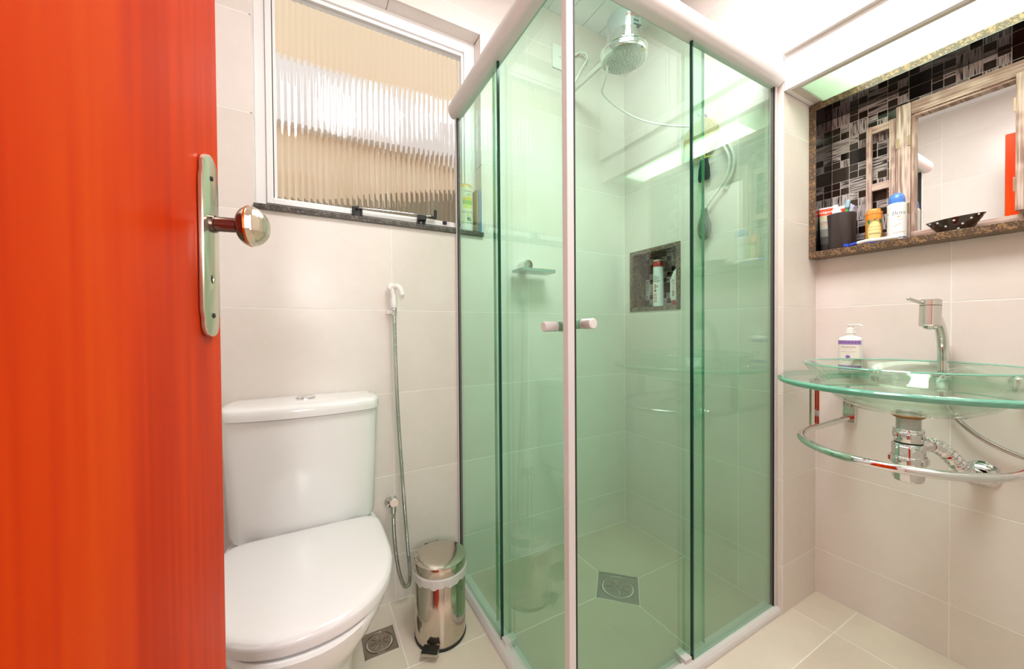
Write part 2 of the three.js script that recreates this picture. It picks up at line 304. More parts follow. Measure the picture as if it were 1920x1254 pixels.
// ---------------------------------------------------------------- window
{
  const w = structure('window_1', 'white aluminium awning window with fluted glass above the toilet');
  const fr = (x0, x1, y0, y1, t, z0, z1, tb = t, tt = t) => [box(x0, x0 + t, y0, y1, z0, z1, 0.0015), box(x1 - t, x1, y0, y1, z0, z1, 0.0015), box(x0 + t, x1 - t, y0, y0 + tb, z0, z1, 0.0015), box(x0 + t, x1 - t, y1 - tt, y1, z0, z1, 0.0015)];
  for (const g of fr(-1.571, -0.80, 1.390, 2.195, 0.030, -0.105, -0.060, 0.022, 0.032)) part(w, 'frame', g, M.aluWhite);
  const sash = fr(-1.540, -0.831, 1.413, 2.162, 0.018, -0.10, -0.054, 0.016, 0.020);
  for (const g of sash) part(w, 'sash', g, M.aluWhite);
  for (const g of fr(-1.5215, -0.8495, 1.4295, 2.1415, 0.010, -0.098, -0.062, 0.006, 0.014)) part(w, 'glazing_bead', g, M.aluWhite);
  part(w, 'gasket', box(-1.5225, -1.5195, 1.436, 2.12, -0.09, -0.0615), M.gasket);
  // fluted glass: 34 ribs, convex to the room
  const x0 = -1.512, x1 = -0.859, n = 34, pts = [];
  for (let i = 0; i < n; i++) for (let k = 0; k < 7; k++) { const t = k / 7; pts.push([x0 + (x1 - x0) * (i + t) / n, -0.0745 + 0.0030 * (1 - (2 * t - 1) ** 2)]); }
  pts.push([x1, -0.0745], [x1, -0.0785], [x0, -0.0785]);
  const tri = new THREE.Shape(pts.map(([x, z]) => new THREE.Vector2(x, -z)));
  let g = new THREE.ExtrudeGeometry(tri, { depth: 0.695, bevelEnabled: false }); g.rotateX(-Math.PI / 2); g.translate(0, 1.434, 0);
  part(w, 'glass', toCreasedNormals(clean(g), 0.45), M.fluted);
  // stay bar and catches on the bottom rail
  const st = part(w, 'stay', [tube([[-1.262, 1.433, -0.036], [-1.14, 1.4375, -0.036], [-1.002, 1.4395, -0.036]], 0.0026, 30, 8)], M.chrome);
  part(st, 'bracket', [box(-1.285, -1.250, 1.404, 1.440, -0.055, -0.044, 0.003), box(-1.282, -1.278, 1.408, 1.438, -0.044, -0.040, 0.001), box(-1.257, -1.253, 1.408, 1.438, -0.044, -0.040, 0.001), cyl(0.006, 0.012, [-1.268, 1.434, -0.040], 'z', 14)], M.black);
  part(st, 'bracket', [box(-1.052, -1.020, 1.418, 1.440, -0.055, -0.030, 0.004), box(-1.052, -1.041, 1.392, 1.425, -0.055, -0.044, 0.002), box(-1.031, -1.020, 1.392, 1.425, -0.055, -0.044, 0.002)], M.black);
  part(st, 'handle', [box(-1.010, -0.978, 1.433, 1.442, -0.045, -0.034, 0.003), box(-0.988, -0.976, 1.433, 1.468, -0.045, -0.035, 0.004)], M.black);
  part(st, 'screw', [cyl(0.0032, 0.004, [-1.0465, 1.398, -0.043], 'z', 10), cyl(0.0032, 0.004, [-1.0255, 1.398, -0.043], 'z', 10)], M.chrome);
  part(w, 'catch', box(-0.948, -0.932, 1.420, 1.432, -0.056, -0.046, 0.002), M.black);
}

// ---------------------------------------------------------------- open door
{
  const d = thing('door_1', 'open red varnished wooden door with an old brass plate and round knob', null, [-1.510, 0, 0.885], null, 'structure');
  d.rotation.y = -10.25 * Math.PI / 180;
  const L = { local: true }, K = 0.75, Y = 0, zc = 0.0320;
  part(d, 'leaf', box(-0.035, 0, 0.004, 2.09, 0, 0.62, 0.002), M.redWood, L);
  const hd = new THREE.Group(); hd.name = 'door_handle'; d.add(hd);
  const at = (g) => g.scale(K, K, K).translate(0, 1.0790, zc);
  // plate outline: straight sides, waisted shoulders and round ends
  const half = [[0.0195, 0], ...curve2([[0.0195, 0.082], [0.0192, 0.087], [0.0176, 0.093], [0.0166, 0.098], [0.0168, 0.103], [0.0160, 0.109], [0.0125, 0.116], [0.0065, 0.1205], [0, 0.122]], 24)], mk = [];
  half.forEach(([a, b]) => mk.push([a, b])); half.slice(0, -1).reverse().forEach(([a, b]) => mk.push([-a, b]));
  half.slice(1).forEach(([a, b]) => mk.push([-a, -b])); half.slice(1, -1).reverse().forEach(([a, b]) => mk.push([a, -b]));
  const shape = new THREE.Shape(); shape.setFromPoints(mk.map(([a, b]) => new THREE.Vector2(a, b)));
  const key = new THREE.Path(); key.absellipse(0, -0.044, 0.0032, 0.0055, 0, Math.PI * 2); shape.holes.push(key);
  const pl = toCreasedNormals(clean(extrude(shape, 0.0025, 0.0022)), 0.5); pl.rotateY(Math.PI / 2); pl.translate(0.0025, Y, 0);
  part(hd, 'plate', at(pl.scale(1, 1, 1.22)), M.plate, L);
  part(hd, 'keyhole', at(box(0.0006, 0.0056, -0.0505, -0.0375, -0.0045, 0.0045)), M.black, L);
  for (const y of [0.091, -0.093]) part(hd, 'screw', at(cyl(0.0034, 0.003, [0.0072, y, 0], 'x', 12)), M.black, L);
  const ky = 0.0305;
  part(hd, 'stem', at(join([cyl(0.0118, 0.006, [0.009, ky, 0], 'x', 24), cyl(0.0098, 0.034, [0.026, ky, 0], 'x', 24)])), M.bronze, L);
  part(hd, 'knob', at(lathe(curve2([[0.0098, 0.036], [0.016, 0.0375], [0.0225, 0.042], [0.0262, 0.0475], [0.0272, 0.0495]], 24), 64, [0, ky, 0], 'x')), M.bronze, L);
  part(hd, 'ring', at(lathe([[0.0272, 0.0495], [0.0279, 0.0502], [0.0279, 0.0518], [0.0272, 0.0525]], 40, [0, ky, 0], 'x')), M.copperRing, L);
  part(hd, 'knob_cap', at(lathe(curve2([[0.0272, 0.0525], [0.0260, 0.058], [0.0218, 0.0652], [0.0145, 0.0712], [0.006, 0.0738], [0, 0.0742]], 30), 64, [0, ky, 0], 'x')), M.plate, L);
}

// ---------------------------------------------------------------- lamps
{
  const c = thing('ceiling_lamp', 'wide flat white lamp panel glowing on the ceiling before the shower', 'lamp', [LAMP[0], 2.43, LAMP[2]]);
  const [lx, ly, lz] = LAMP;
  part(c, 'rim', [box(lx - 0.37, lx + 0.37, ly - 0.002, 2.4295, lz - 0.27, lz - 0.25, 0.002), box(lx - 0.37, lx + 0.37, ly - 0.002, 2.4295, lz + 0.25, lz + 0.27, 0.002), box(lx - 0.37, lx - 0.35, ly - 0.002, 2.4295, lz - 0.25, lz + 0.25, 0.002), box(lx + 0.35, lx + 0.37, ly - 0.002, 2.4295, lz - 0.25, lz + 0.25, 0.002)], M.whitePlastic);
  part(c, 'diffuser', box(lx - 0.35, lx + 0.35, ly, 2.4295, lz - 0.25, lz + 0.25), M.lampGlow);
  const h = thing('flash_stand_in', 'unseen square panel added in the hall to stand in for the camera flash', 'lamp', [-1.60, 1.42, 2.70]);  // glowing panel added out of view as frontal light, in place of a flash
  part(h, 'bracket', box(-1.76, -1.44, 1.28, 1.56, 2.680, 2.70, 0.004), M.whitePlastic);
  part(h, 'glow_plate', box(-1.77, -1.43, 1.27, 1.57, 2.668, 2.680, 0.004), M.flashGlow);
}

// ---------------------------------------------------------------- toilet
{
  const X = -1.437;
  const t = thing('toilet', 'white ceramic close-coupled toilet with its lid closed below the window', 'toilet', [X, 0, 0.30]);
  // outline with a squarish back and a round front
  const ring = (y, hw, zb, zf, sq = 0.5, n = 64) => Array.from({ length: n }, (_, i) => {
    const a = i / n * Math.PI * 2, c = Math.cos(a), s = Math.sin(a), zc = zb + (zf - zb) * 0.40, e = s < 0 ? sq : 0.86;
    return V3(X + hw * Math.sign(c) * Math.abs(c) ** (s < 0 ? sq : 0.92), y, s < 0 ? zc - (zc - zb) * Math.abs(s) ** e : zc + (zf - zc) * Math.abs(s) ** e);
  });
  part(t, 'bowl', loft([
    ring(0.001, 0.105, 0.10, 0.40), ring(0.03, 0.108, 0.095, 0.405), ring(0.12, 0.113, 0.08, 0.42), ring(0.20, 0.128, 0.06, 0.465), ring(0.26, 0.152, 0.04, 0.525), ring(0.32, 0.177, 0.02, 0.580),
    ring(0.365, 0.194, 0.016, 0.612), ring(0.390, 0.1985, 0.015, 0.620), ring(0.396, 0.1965, 0.017, 0.617)]), M.ceramic);
  part(t, 'seat', loft([ring(0.3962, 0.172, 0.196, 0.594, 0.24), ring(0.397, 0.175, 0.194, 0.597, 0.24), ring(0.4002, 0.175, 0.194, 0.597, 0.24), ring(0.4010, 0.173, 0.196, 0.595, 0.24)]), M.seatPlastic);
  const lid = []; for (const [y, d] of [[0.4012, 0.004], [0.4025, 0.001], [0.412, 0], [0.418, 0], [0.4245, 0.0012], [0.4295, 0.005], [0.4330, 0.012], [0.4350, 0.026], [0.4370, 0.06], [0.4385, 0.11], [0.4390, 0.15]]) lid.push(ring(y, 0.194 - d, 0.185 + d * 0.9, 0.612 - d, 0.24));
  part(t, 'seat_lid', loft(lid), M.seatPlastic);
  for (const s of [-1, 1]) part(t, 'hinge', cyl(0.012, 0.05, [X + s * 0.085, 0.407, 0.180], 'x', 18), M.seatPlastic);
  // tank with a bowed front
  const tank = (y, hw, zb, zs, zf, r, n = 40) => { const p = []; const N = 26;
    for (let i = 0; i <= N; i++) { const u = -1 + 2 * i / N; p.push(V3(X + hw * u * (1 - 0.0), y, zf - (zf - zs) * Math.abs(u) ** 2.4 - (Math.abs(u) > 0.93 ? r * ((Math.abs(u) - 0.93) / 0.07) ** 2 : 0))); }
    p.push(V3(X + hw, y, zb + 0.01), V3(X + hw - 0.008, y, zb), V3(X - hw + 0.008, y, zb), V3(X - hw, y, zb + 0.01)); return p; };
  part(t, 'tank', loft([tank(0.398, 0.176, 0.018, 0.13, 0.168, 0.012), tank(0.410, 0.185, 0.014, 0.140, 0.176, 0.012), tank(0.43, 0.189, 0.012, 0.143, 0.179, 0.012), tank(0.60, 0.195, 0.012, 0.150, 0.188, 0.012), tank(0.748, 0.200, 0.012, 0.155, 0.193, 0.012)]), M.ceramic);
  part(t, 'tank_lid', loft([tank(0.7490, 0.199, 0.008, 0.158, 0.195, 0.02), tank(0.7510, 0.204, 0.006, 0.164, 0.201, 0.02), tank(0.764, 0.205, 0.006, 0.165, 0.202, 0.02), tank(0.776, 0.2045, 0.0065, 0.164, 0.201, 0.02), tank(0.7815, 0.2025, 0.008, 0.160, 0.197, 0.02), tank(0.7850, 0.197, 0.012, 0.150, 0.187, 0.02), tank(0.7868, 0.180, 0.022, 0.13, 0.166, 0.02), tank(0.7880, 0.140, 0.045, 0.10, 0.13, 0.02)]), M.ceramic);
  const b = part(t, 'flush_button', [cyl(0.027, 0.006, [X, 0.7895, 0.085], 'y', 36)], M.chrome);
  part(b, 'half_button', [box(X - 0.021, X - 0.001, 0.792, 0.7945, 0.072, 0.098, 0.004)], M.satin); part(b, 'half_button', [box(X + 0.001, X + 0.021, 0.792, 0.7945, 0.072, 0.098, 0.004)], M.satin);
}

// ---------------------------------------------------------------- hand sprayer and its valve
{
  const s = thing('bidet_sprayer', 'white hand sprayer on the wall with a long steel hose and valve beside the toilet', 'sprayer', [-1.158, 0.1, 0.02]);
  part(s, 'holder', [box(-1.180, -1.146, 1.052, 1.068, 0.0, 0.016, 0.002), tube([[-1.158, 1.060, 0.012], [-1.158, 1.060, 0.026]], 0.010, 4, 16)], M.whitePlastic);
  part(s, 'spray_head', [tube([[-1.158, 1.072, 0.032], [-1.159, 1.10, 0.034], [-1.162, 1.130, 0.034], [-1.160, 1.145, 0.036], [-1.150, 1.150, 0.046], [-1.140, 1.138, 0.058], [-1.136, 1.120, 0.062]], 0.0088, 60, 18), lathe([[0, 0], [0.0105, 0.001], [0.0125, 0.02], [0.0095, 0.05], [0, 0.055]], 24, [-1.159, 1.074, 0.033]), cyl(0.0125, 0.018, [-1.166, 1.150, 0.026], 'z', 24)], M.whitePlastic);
  part(s, 'coupling', [cyl(0.0098, 0.010, [-1.158, 1.069, 0.032], 'y', 20), cyl(0.0086, 0.014, [-1.158, 1.054, 0.032], 'y', 6)], M.chrome);
  // ridged steel hose, hanging in a loop
  const c = new THREE.CatmullRomCurve3([[-1.158, 1.048, 0.032], [-1.156, 0.93, 0.030], [-1.151, 0.76, 0.030], [-1.145, 0.62, 0.030], [-1.138, 0.50, 0.030], [-1.130, 0.36, 0.032], [-1.120, 0.20, 0.034], [-1.114, 0.115, 0.034], [-1.118, 0.068, 0.036], [-1.132, 0.068, 0.040], [-1.150, 0.115, 0.044], [-1.164, 0.20, 0.046], [-1.170, 0.28, 0.046], [-1.171, 0.335, 0.045]].map((p) => V3(...p)), false, 'centripetal');
  const N = 900, A = 10, fr = c.computeFrenetFrames(N, false), rings = [];
  for (let i = 0; i <= N; i++) { const p = c.getPointAt(i / N), r = 0.0058 + 0.0011 * (i % 3 === 1 ? 1 : i % 3 === 2 ? 0.2 : 0.2); rings.push(Array.from({ length: A }, (_, k) => { const a = k / A * Math.PI * 2; return p.clone().addScaledVector(fr.normals[i], Math.cos(a) * r).addScaledVector(fr.binormals[i], Math.sin(a) * r); })); }
  part(s, 'hose', loft(rings), M.hoseSteel);
  const v = part(s, 'valve', [lathe([[0, 0], [0.022, 0], [0.022, 0.003], [0.012, 0.007], [0.009, 0.016], [0.009, 0.03], [0, 0.03]], 28, [-1.171, 0.372, 0.001], 'z'), cyl(0.0095, 0.036, [-1.171, 0.366, 0.045], 'y', 22), cyl(0.0075, 0.016, [-1.171, 0.342, 0.045], 'y', 6), cyl(0.0145, 0.022, [-1.171, 0.390, 0.052], 'z', 26)], M.chrome);
  part(v, 'lever', tube([[-1.173, 0.396, 0.056], [-1.190, 0.412, 0.060]], 0.0032, 6, 10), M.chrome);
}

// ---------------------------------------------------------------- pedal bin
{
  const B = [-1.057, 0, 0.216];
  const t = thing('pedal_bin', 'small stainless steel pedal bin with a white liner beside the shower', 'bin', B);
  const R = 0.0815;
  part(t, 'base', lathe([[0, 0.0], [R + 0.0005, 0.0], [R + 0.0018, 0.003], [R + 0.0015, 0.010], [R - 0.002, 0.011], [0, 0.011]], 56, B), M.black);
  part(t, 'body', lathe([[R, 0.0105], [R, 0.222], [R - 0.001, 0.2235], [R - 0.002, 0.222], [R - 0.002, 0.012]], 64, B), M.steel);
  // crumpled liner folded over the rim
  const n = 96, rows = [[0.2235, -0.003], [0.227, 0.0015], [0.224, 0.0042], [0.214, 0.0040], [0.205, 0.0036], [0.199, 0.0030], [0.1995, 0.0012]];
  const wob = (j) => 0.5 * Math.sin(j * 0.61) + 0.4 * Math.sin(j * 1.37 + 1) + 0.3 * Math.sin(j * 2.9);
  part(t, 'liner', loft(rows.map(([y, d], i) => Array.from({ length: n }, (_, j) => { const a = j / n * Math.PI * 2, k = i > 1 ? wob(j) * 0.0013 : 0, r = R + d + Math.abs(k); const dy = i > 3 ? wob(j + 7) * 0.006 : 0; return V3(B[0] + r * Math.cos(a), y + dy, B[2] + r * Math.sin(a)); })), false, false), M.bag);
  part(t, 'lid', lathe([[R + 0.0012, 0.226], [R + 0.002, 0.228], [R + 0.002, 0.254], [R + 0.001, 0.2572], [R - 0.003, 0.2590], [0.055, 0.2625], [0.025, 0.2640], [0, 0.2643]], 64, B), M.steel);
  part(t, 'hinge', box(B[0] - 0.026, B[0] + 0.026, 0.19, 0.252, B[2] - R - 0.015, B[2] - R + 0.004, 0.004), M.black);
  // pedal turned a little towards the toilet
  const a = -0.62, rot = (g) => g.rotateY(a).translate(B[0], 0, B[2]);
  const p = part(t, 'pedal', [rot(box(-0.0265, 0.0265, 0.0175, 0.0255, R + 0.003, R + 0.036, 0.003)), rot(box(-0.016, 0.016, 0.010, 0.018, R - 0.01, R + 0.02, 0.002))], M.steel);
  part(p, 'pad', rot(box(-0.0245, 0.0245, 0.0257, 0.0285, R + 0.003, R + 0.033, 0.001)), M.black);
}

// ---------------------------------------------------------------- drains
function drain(name, label, cx, cz, size, y, turn, mat, round) {
  const t = thing(name, label, 'drain', [cx, y, cz]); t.rotation.y = turn; const L = { local: true }, h = size / 2;
  part(t, 'frame', [box(-h, h, -0.006, 0.0005, -h, -h + 0.004), box(-h, h, -0.006, 0.0005, h - 0.004, h), box(-h, -h + 0.004, -0.006, 0.0005, -h, h), box(h - 0.004, h, -0.006, 0.0005, -h, h)], mat, L);
  let g = box(-h + 0.004, h - 0.004, -0.006, -0.001, -h + 0.004, h - 0.004);
  const slots = []; for (let i = 0; i < 8; i++) slots.push(box(h * 0.22, h * 0.60, -0.01, 0.01, -0.0014, 0.0014).rotateY(i * Math.PI / 4 + 0.2));
  const disc = cut(cyl(h * 0.72, 0.004, [0, 0.000, 0], 'y', 40), ...slots);
  part(t, 'grate', cut(g, cyl(h * 0.78, 0.02, [0, 0, 0], 'y', 40)), mat, L);
  part(t, 'cover', disc, mat, L); part(t, 'collar', lathe([[h * 0.74, -0.004], [h * 0.80, 0.0012], [h * 0.85, 0.0012], [h * 0.87, -0.002]], 40), mat, L);
  part(t, 'knob', lathe([[0, 0.006], [0.003, 0.005], [0.004, 0.001]], 12), mat, L);
}
drain('floor_drain', 'small square steel floor drain beside the toilet foot', -1.240, 0.160, 0.100, 0.0012, 0, S({ color: 0xa79c90, roughness: 0.3, metalness: 0.9 }));
drain('shower_drain', 'square steel drain set diagonally in the shower floor', -0.396, 0.346, 0.152, 0.0012, Math.PI / 4, S({ color: 0xa8a8a4, roughness: 0.35, metalness: 0.9 }));

// ---------------------------------------------------------------- shower enclosure
const GX = -0.905, GZ = 0.70, GT = 0.004;
{
  const t = thing('shower_screen', 'white framed corner shower screen with green glass fixed side panels', 'shower screen', [GX, 0, GZ]);
  // header rail, round outside: profile swept with a mitre at the corner
  const prof = []; for (let i = 0; i <= 14; i++) { const a = -Math.PI / 2 + i / 14 * Math.PI; prof.push([0.012 + 0.022 * Math.cos(a), 1.853 + 0.0335 * Math.sin(a)]); }
  prof.push([-0.024, 1.8865], [-0.026, 1.8845], [-0.026, 1.837], [-0.010, 1.837], [-0.010, 1.8205]);
  const sweepL = [[0, -1], [1, 0]];
  const at = (o, y, s) => V3(GX - o, y, s); // outward offset o on the left run
  const left = loft([prof.map(([o, y]) => at(o, y, 0.001)), prof.map(([o, y]) => V3(GX - o, y, GZ + o))]);
  const right = loft([prof.map(([o, y]) => V3(GX - o, y, GZ + o)), prof.map(([o, y]) => V3(-0.001, y, GZ + o))]);
  part(t, 'header_rail', left, M.alu); part(t, 'header_rail', right, M.alu);
  const bp = []; for (let i = 0; i <= 10; i++) { const a = i / 10 * Math.PI / 2; bp.push([0.008 + 0.016 * Math.cos(a), 0.001 + 0.021 * Math.sin(a)]); }
  bp.push([-0.006, 0.022], [-0.008, 0.012], [-0.034, 0.012], [-0.034, 0.001]);
  part(t, 'floor_track', loft([bp.map(([o, y]) => at(o, y, 0.001)), bp.map(([o, y]) => V3(GX - o, y, GZ + o))]), M.alu);
  part(t, 'floor_track', loft([bp.map(([o, y]) => V3(GX - o, y, GZ + o)), bp.map(([o, y]) => V3(-0.001, y, GZ + o))]), M.alu);
  part(t, 'wall_profile', box(GX - 0.009, GX + 0.009, 0.02, 1.82, 0.001, 0.014, 0.001), M.alu);
  part(t, 'wall_profile', box(-0.014, -0.001, 0.02, 1.82, GZ - 0.009, GZ + 0.009, 0.001), M.alu);
  part(t, 'profile_gasket', box(GX - 0.006, GX + 0.006, 0.02, 1.82, 0.014, 0.0165), M.gasket);
  part(t, 'profile_gasket', box(-0.0165, -0.014, 0.02, 1.82, GZ - 0.006, GZ + 0.006), M.gasket);
  const p1 = part(t, 'glass_panel', box(GX - GT, GX + GT, 0.022, 1.822, 0.012, 0.362), M.pane);
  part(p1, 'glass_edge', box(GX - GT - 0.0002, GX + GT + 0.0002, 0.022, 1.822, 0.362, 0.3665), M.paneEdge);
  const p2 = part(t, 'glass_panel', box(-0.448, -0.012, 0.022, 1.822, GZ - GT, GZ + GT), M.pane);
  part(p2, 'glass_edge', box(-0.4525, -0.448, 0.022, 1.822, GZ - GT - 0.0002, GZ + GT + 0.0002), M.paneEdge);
  part(t, 'door_guide', box(GX - 0.004, GX + 0.036, 0.012, 0.034, 0.368, 0.396, 0.002), M.alu);
  part(t, 'door_guide', box(-0.484, -0.456, 0.012, 0.034, GZ - 0.036, GZ + 0.004, 0.002), M.alu);
}
function doorKnob(p, at, axis, dir) { // two turned halves, one on each side of the glass
  const prof = [[0, 0], [0.0115, 0], [0.0125, 0.001], [0.0125, 0.010], [0.0118, 0.0115], [0.0125, 0.013], [0.0125, 0.015], [0.0118, 0.0165], [0.0125, 0.018], [0.0125, 0.036], [0.0105, 0.0385], [0, 0.0385]];
  const out = lathe(prof, 32), inn = lathe(prof, 32).rotateX(Math.PI);
  out.translate(0, 0.0045, 0); inn.translate(0, -0.0045, 0);
  for (const g of [out, inn]) { if (axis === 'x') g.rotateZ(dir * Math.PI / 2); else g.rotateX(dir * Math.PI / 2); g.translate(...at); part(p, 'knob', g, M.alu); }
}
{
  const a = thing('shower_door', 'left green glass sliding shower door with white closing strip and round knob', 'shower door', [GX + 0.02, 0.02, 0.49]);
  const x = GX + 0.018;
  const g = part(a, 'glass_panel', box(x - GT, x + GT, 0.026, 1.836, 0.296, 0.684), M.pane);
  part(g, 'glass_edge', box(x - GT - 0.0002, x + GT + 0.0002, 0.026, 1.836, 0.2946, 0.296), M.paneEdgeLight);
  part(a, 'closing_strip', box(x - 0.014, x + 0.006, 0.024, 1.828, 0.684, 0.704, 0.002), M.alu);
  part(a, 'magnet_gasket', box(x + 0.006, x + 0.010, 0.024, 1.828, 0.690, 0.704), M.gasket);
  doorKnob(a, [x, 1.000, 0.645], 'x', 1);
  const b = thing('shower_door', 'right green glass sliding shower door with round knob facing the basin', 'shower door', [-0.62, 0.02, GZ - 0.02]);
  const z = GZ - 0.018;
  const q = part(b, 'glass_panel', box(-0.866, -0.372, 0.026, 1.836, z - GT, z + GT), M.pane);
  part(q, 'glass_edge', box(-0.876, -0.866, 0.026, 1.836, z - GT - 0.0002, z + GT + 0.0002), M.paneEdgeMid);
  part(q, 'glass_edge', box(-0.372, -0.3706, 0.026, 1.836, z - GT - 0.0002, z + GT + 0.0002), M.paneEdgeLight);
  part(b, 'magnet_gasket', box(-0.879, -0.876, 0.024, 1.828, z - 0.004, z + 0.006), M.gasket);
  doorKnob(b, [-0.842, 1.006, z], 'z', 1);
}

// ---------------------------------------------------------------- electric shower head on its wall arm
{
  const P = [-0.353, 2.02, 0.345];
  const t = thing('electric_shower', 'round chrome electric shower head on a chrome wall arm with a thin white hose', 'shower', [-0.353, 2.088, 0]);
  part(t, 'face', lathe([[0, -0.002], [0.066, -0.002], [0.072, 0], [0.078, 0.004], [0.078, 0.010], [0, 0.010]], 56, P), S({ color: 0xc9cfca, roughness: 0.3, metalness: 0.6 }));
  const noz = []; for (let ring = 1; ring <= 5; ring++) for (let k = 0; k < ring * 6; k++) { const a = k / (ring * 6) * Math.PI * 2, r = ring * 0.0122; noz.push(lathe([[0, -0.008], [0.0016, -0.0075], [0.0026, 0], [0, 0.001]], 8, [P[0] + r * Math.cos(a), P[1] - 0.002, P[2] + r * Math.sin(a)])); }
  part(t, 'nozzles', noz, M.chrome, { kind: 'stuff' });
  part(t, 'bell', lathe([[0.078, 0.003], [0.0845, 0.006], [0.0865, 0.012], [0.0855, 0.030], [0.080, 0.036], [0.0705, 0.039], [0.0665, 0.043], [0.0645, 0.088], [0, 0.089]], 56, P), M.chrome);
  part(t, 'rim_ring', lathe([[0.0855, 0.028], [0.0885, 0.030], [0.0885, 0.033], [0.084, 0.036]], 56, P), M.chrome);
  const g = new THREE.CylinderGeometry(0.0615, 0.0635, 0.066, 64, 1, true).translate(P[0], P[1] + 0.122, P[2]);
  const lz = print(2048, 256, (x, w, h) => { x.fillStyle = '#c9ced2'; x.fillRect(0, 0, w, h); x.save(); x.translate(w * 0.5, 0); text(x, 'LORENZETTI', 0, 104, 56, '#c5272a', 'sans-serif', 'bold'); x.restore(); });
  lz.offset.x = 0; const lm = S({ map: lz, roughness: 0.12, metalness: 0.85 });
  g.translate(-P[0], 0, -P[2]).rotateY(2.96).translate(P[0], 0, P[2]);
  part(t, 'body', g, lm);
  part(t, 'cap', lathe([[0.0615, 0.155], [0.061, 0.158], [0.055, 0.162], [0, 0.164]], 48, P), M.chrome);
  // switch with its two grey levers, facing the room
  const a = -0.16, sw = (q) => q.rotateY(a).translate(P[0], P[1], P[2]);
  part(t, 'selector', [sw(box(-0.002, 0.030, 0.108, 0.118, 0.056, 0.0670, 0.002)), sw(box(-0.004, 0.030, 0.094, 0.104, 0.056, 0.0670, 0.002)), sw(box(0.016, 0.026, 0.091, 0.121, 0.056, 0.0705, 0.003))], S({ color: 0x6d736f, roughness: 0.5 }));
  part(t, 'arm', [tube([[-0.353, 2.088, 0.002], [-0.353, 2.088, 0.30]], 0.0135, 6, 22)], M.chrome);
  part(t, 'flange', lathe([[0, 0], [0.032, 0.0], [0.031, 0.004], [0.016, 0.010], [0, 0.010]], 32, [-0.353, 2.088, 0.001], 'z'), M.chrome);
  part(t, 'hose', tube([[-0.40, 2.03, 0.310], [-0.398, 1.995, 0.300], [-0.380, 1.968, 0.262], [-0.365, 1.962, 0.236], [-0.30, 1.930, 0.234], [-0.17, 1.890, 0.258], [-0.08, 1.858, 0.321], [-0.02, 1.838, 0.385], [-0.014, 1.82, 0.43]], 0.0042, 120, 12), M.whitePlastic);
  const o = thing('cable_outlet', 'small white wall plate with loose wires beside the shower arm', 'outlet', [-0.39, 2.235, 0]);
  part(o, 'cover', box(-0.446, -0.335, 2.180, 2.288, 0.0004, 0.006, 0.002), M.whitePlastic);
  part(o, 'screw', cyl(0.004, 0.002, [-0.405, 2.236, 0.0065], 'z', 12), M.satin);
  part(o, 'cable', tube([[-0.336, 2.262, 0.004], [-0.300, 2.285, 0.016], [-0.268, 2.287, 0.022], [-0.262, 2.265, 0.024], [-0.285, 2.225, 0.020], [-0.325, 2.150, 0.016], [-0.350, 2.11, 0.014]], 0.0055, 60, 10), M.whitePlastic);
  part(o, 'wire', tube([[-0.268, 2.283, 0.024], [-0.262, 2.262, 0.028], [-0.266, 2.235, 0.026]], 0.0016, 20, 8), paint(0x3d9a62));
  part(o, 'wire', tube([[-0.300, 2.285, 0.018], [-0.318, 2.262, 0.020], [-0.334, 2.258, 0.014]], 0.0016, 20, 8), paint(0xb4493c));
}
// ---------------------------------------------------------------- soap dish on the back wall
{
  const t = thing('soap_dish', 'chrome and glass soap dish on the back wall of the shower', 'soap dish', [-0.605, 1.245, 0]);
  part(t, 'holder', [cyl(0.021, 0.058, [-0.612, 1.266, 0.0295], 'z', 36), cyl(0.016, 0.004, [-0.612, 1.266, 0.0595], 'z', 30)], M.chrome);
  part(t, 'screw', cyl(0.004, 0.003, [-0.612, 1.266, 0.0622], 'z', 12), M.satin);
  const s = new THREE.Shape(); s.moveTo(-0.668, -0.02); s.lineTo(-0.500, -0.02); s.lineTo(-0.500, -0.085); s.quadraticCurveTo(-0.500, -0.105, -0.52, -0.105); s.lineTo(-0.645, -0.105); s.quadraticCurveTo(-0.668, -0.105, -0.668, -0.085); s.closePath();
  const g = new THREE.ExtrudeGeometry(s, { depth: 0.010, bevelEnabled: true, bevelSize: 0.001, bevelThickness: 0.001, bevelSegments: 1 }); g.rotateX(-Math.PI / 2); g.translate(0, 1.234, 0);
  part(t, 'dish', clean(g), S({ color: 0xbfd6cd, roughness: 0.25, transmission: 0.55, thickness: 0 }));
  const b = thing('soap_bar', 'thin worn yellow sliver of soap on the glass dish', 'soap', [-0.545, 1.246, 0.075]);
  const k = new THREE.SphereGeometry(1, 24, 12).scale(0.028, 0.0035, 0.016).translate(-0.545, 1.2495, 0.075);
  part(b, 'soap', k, paint(0xe6dc9a, 0.5));
}
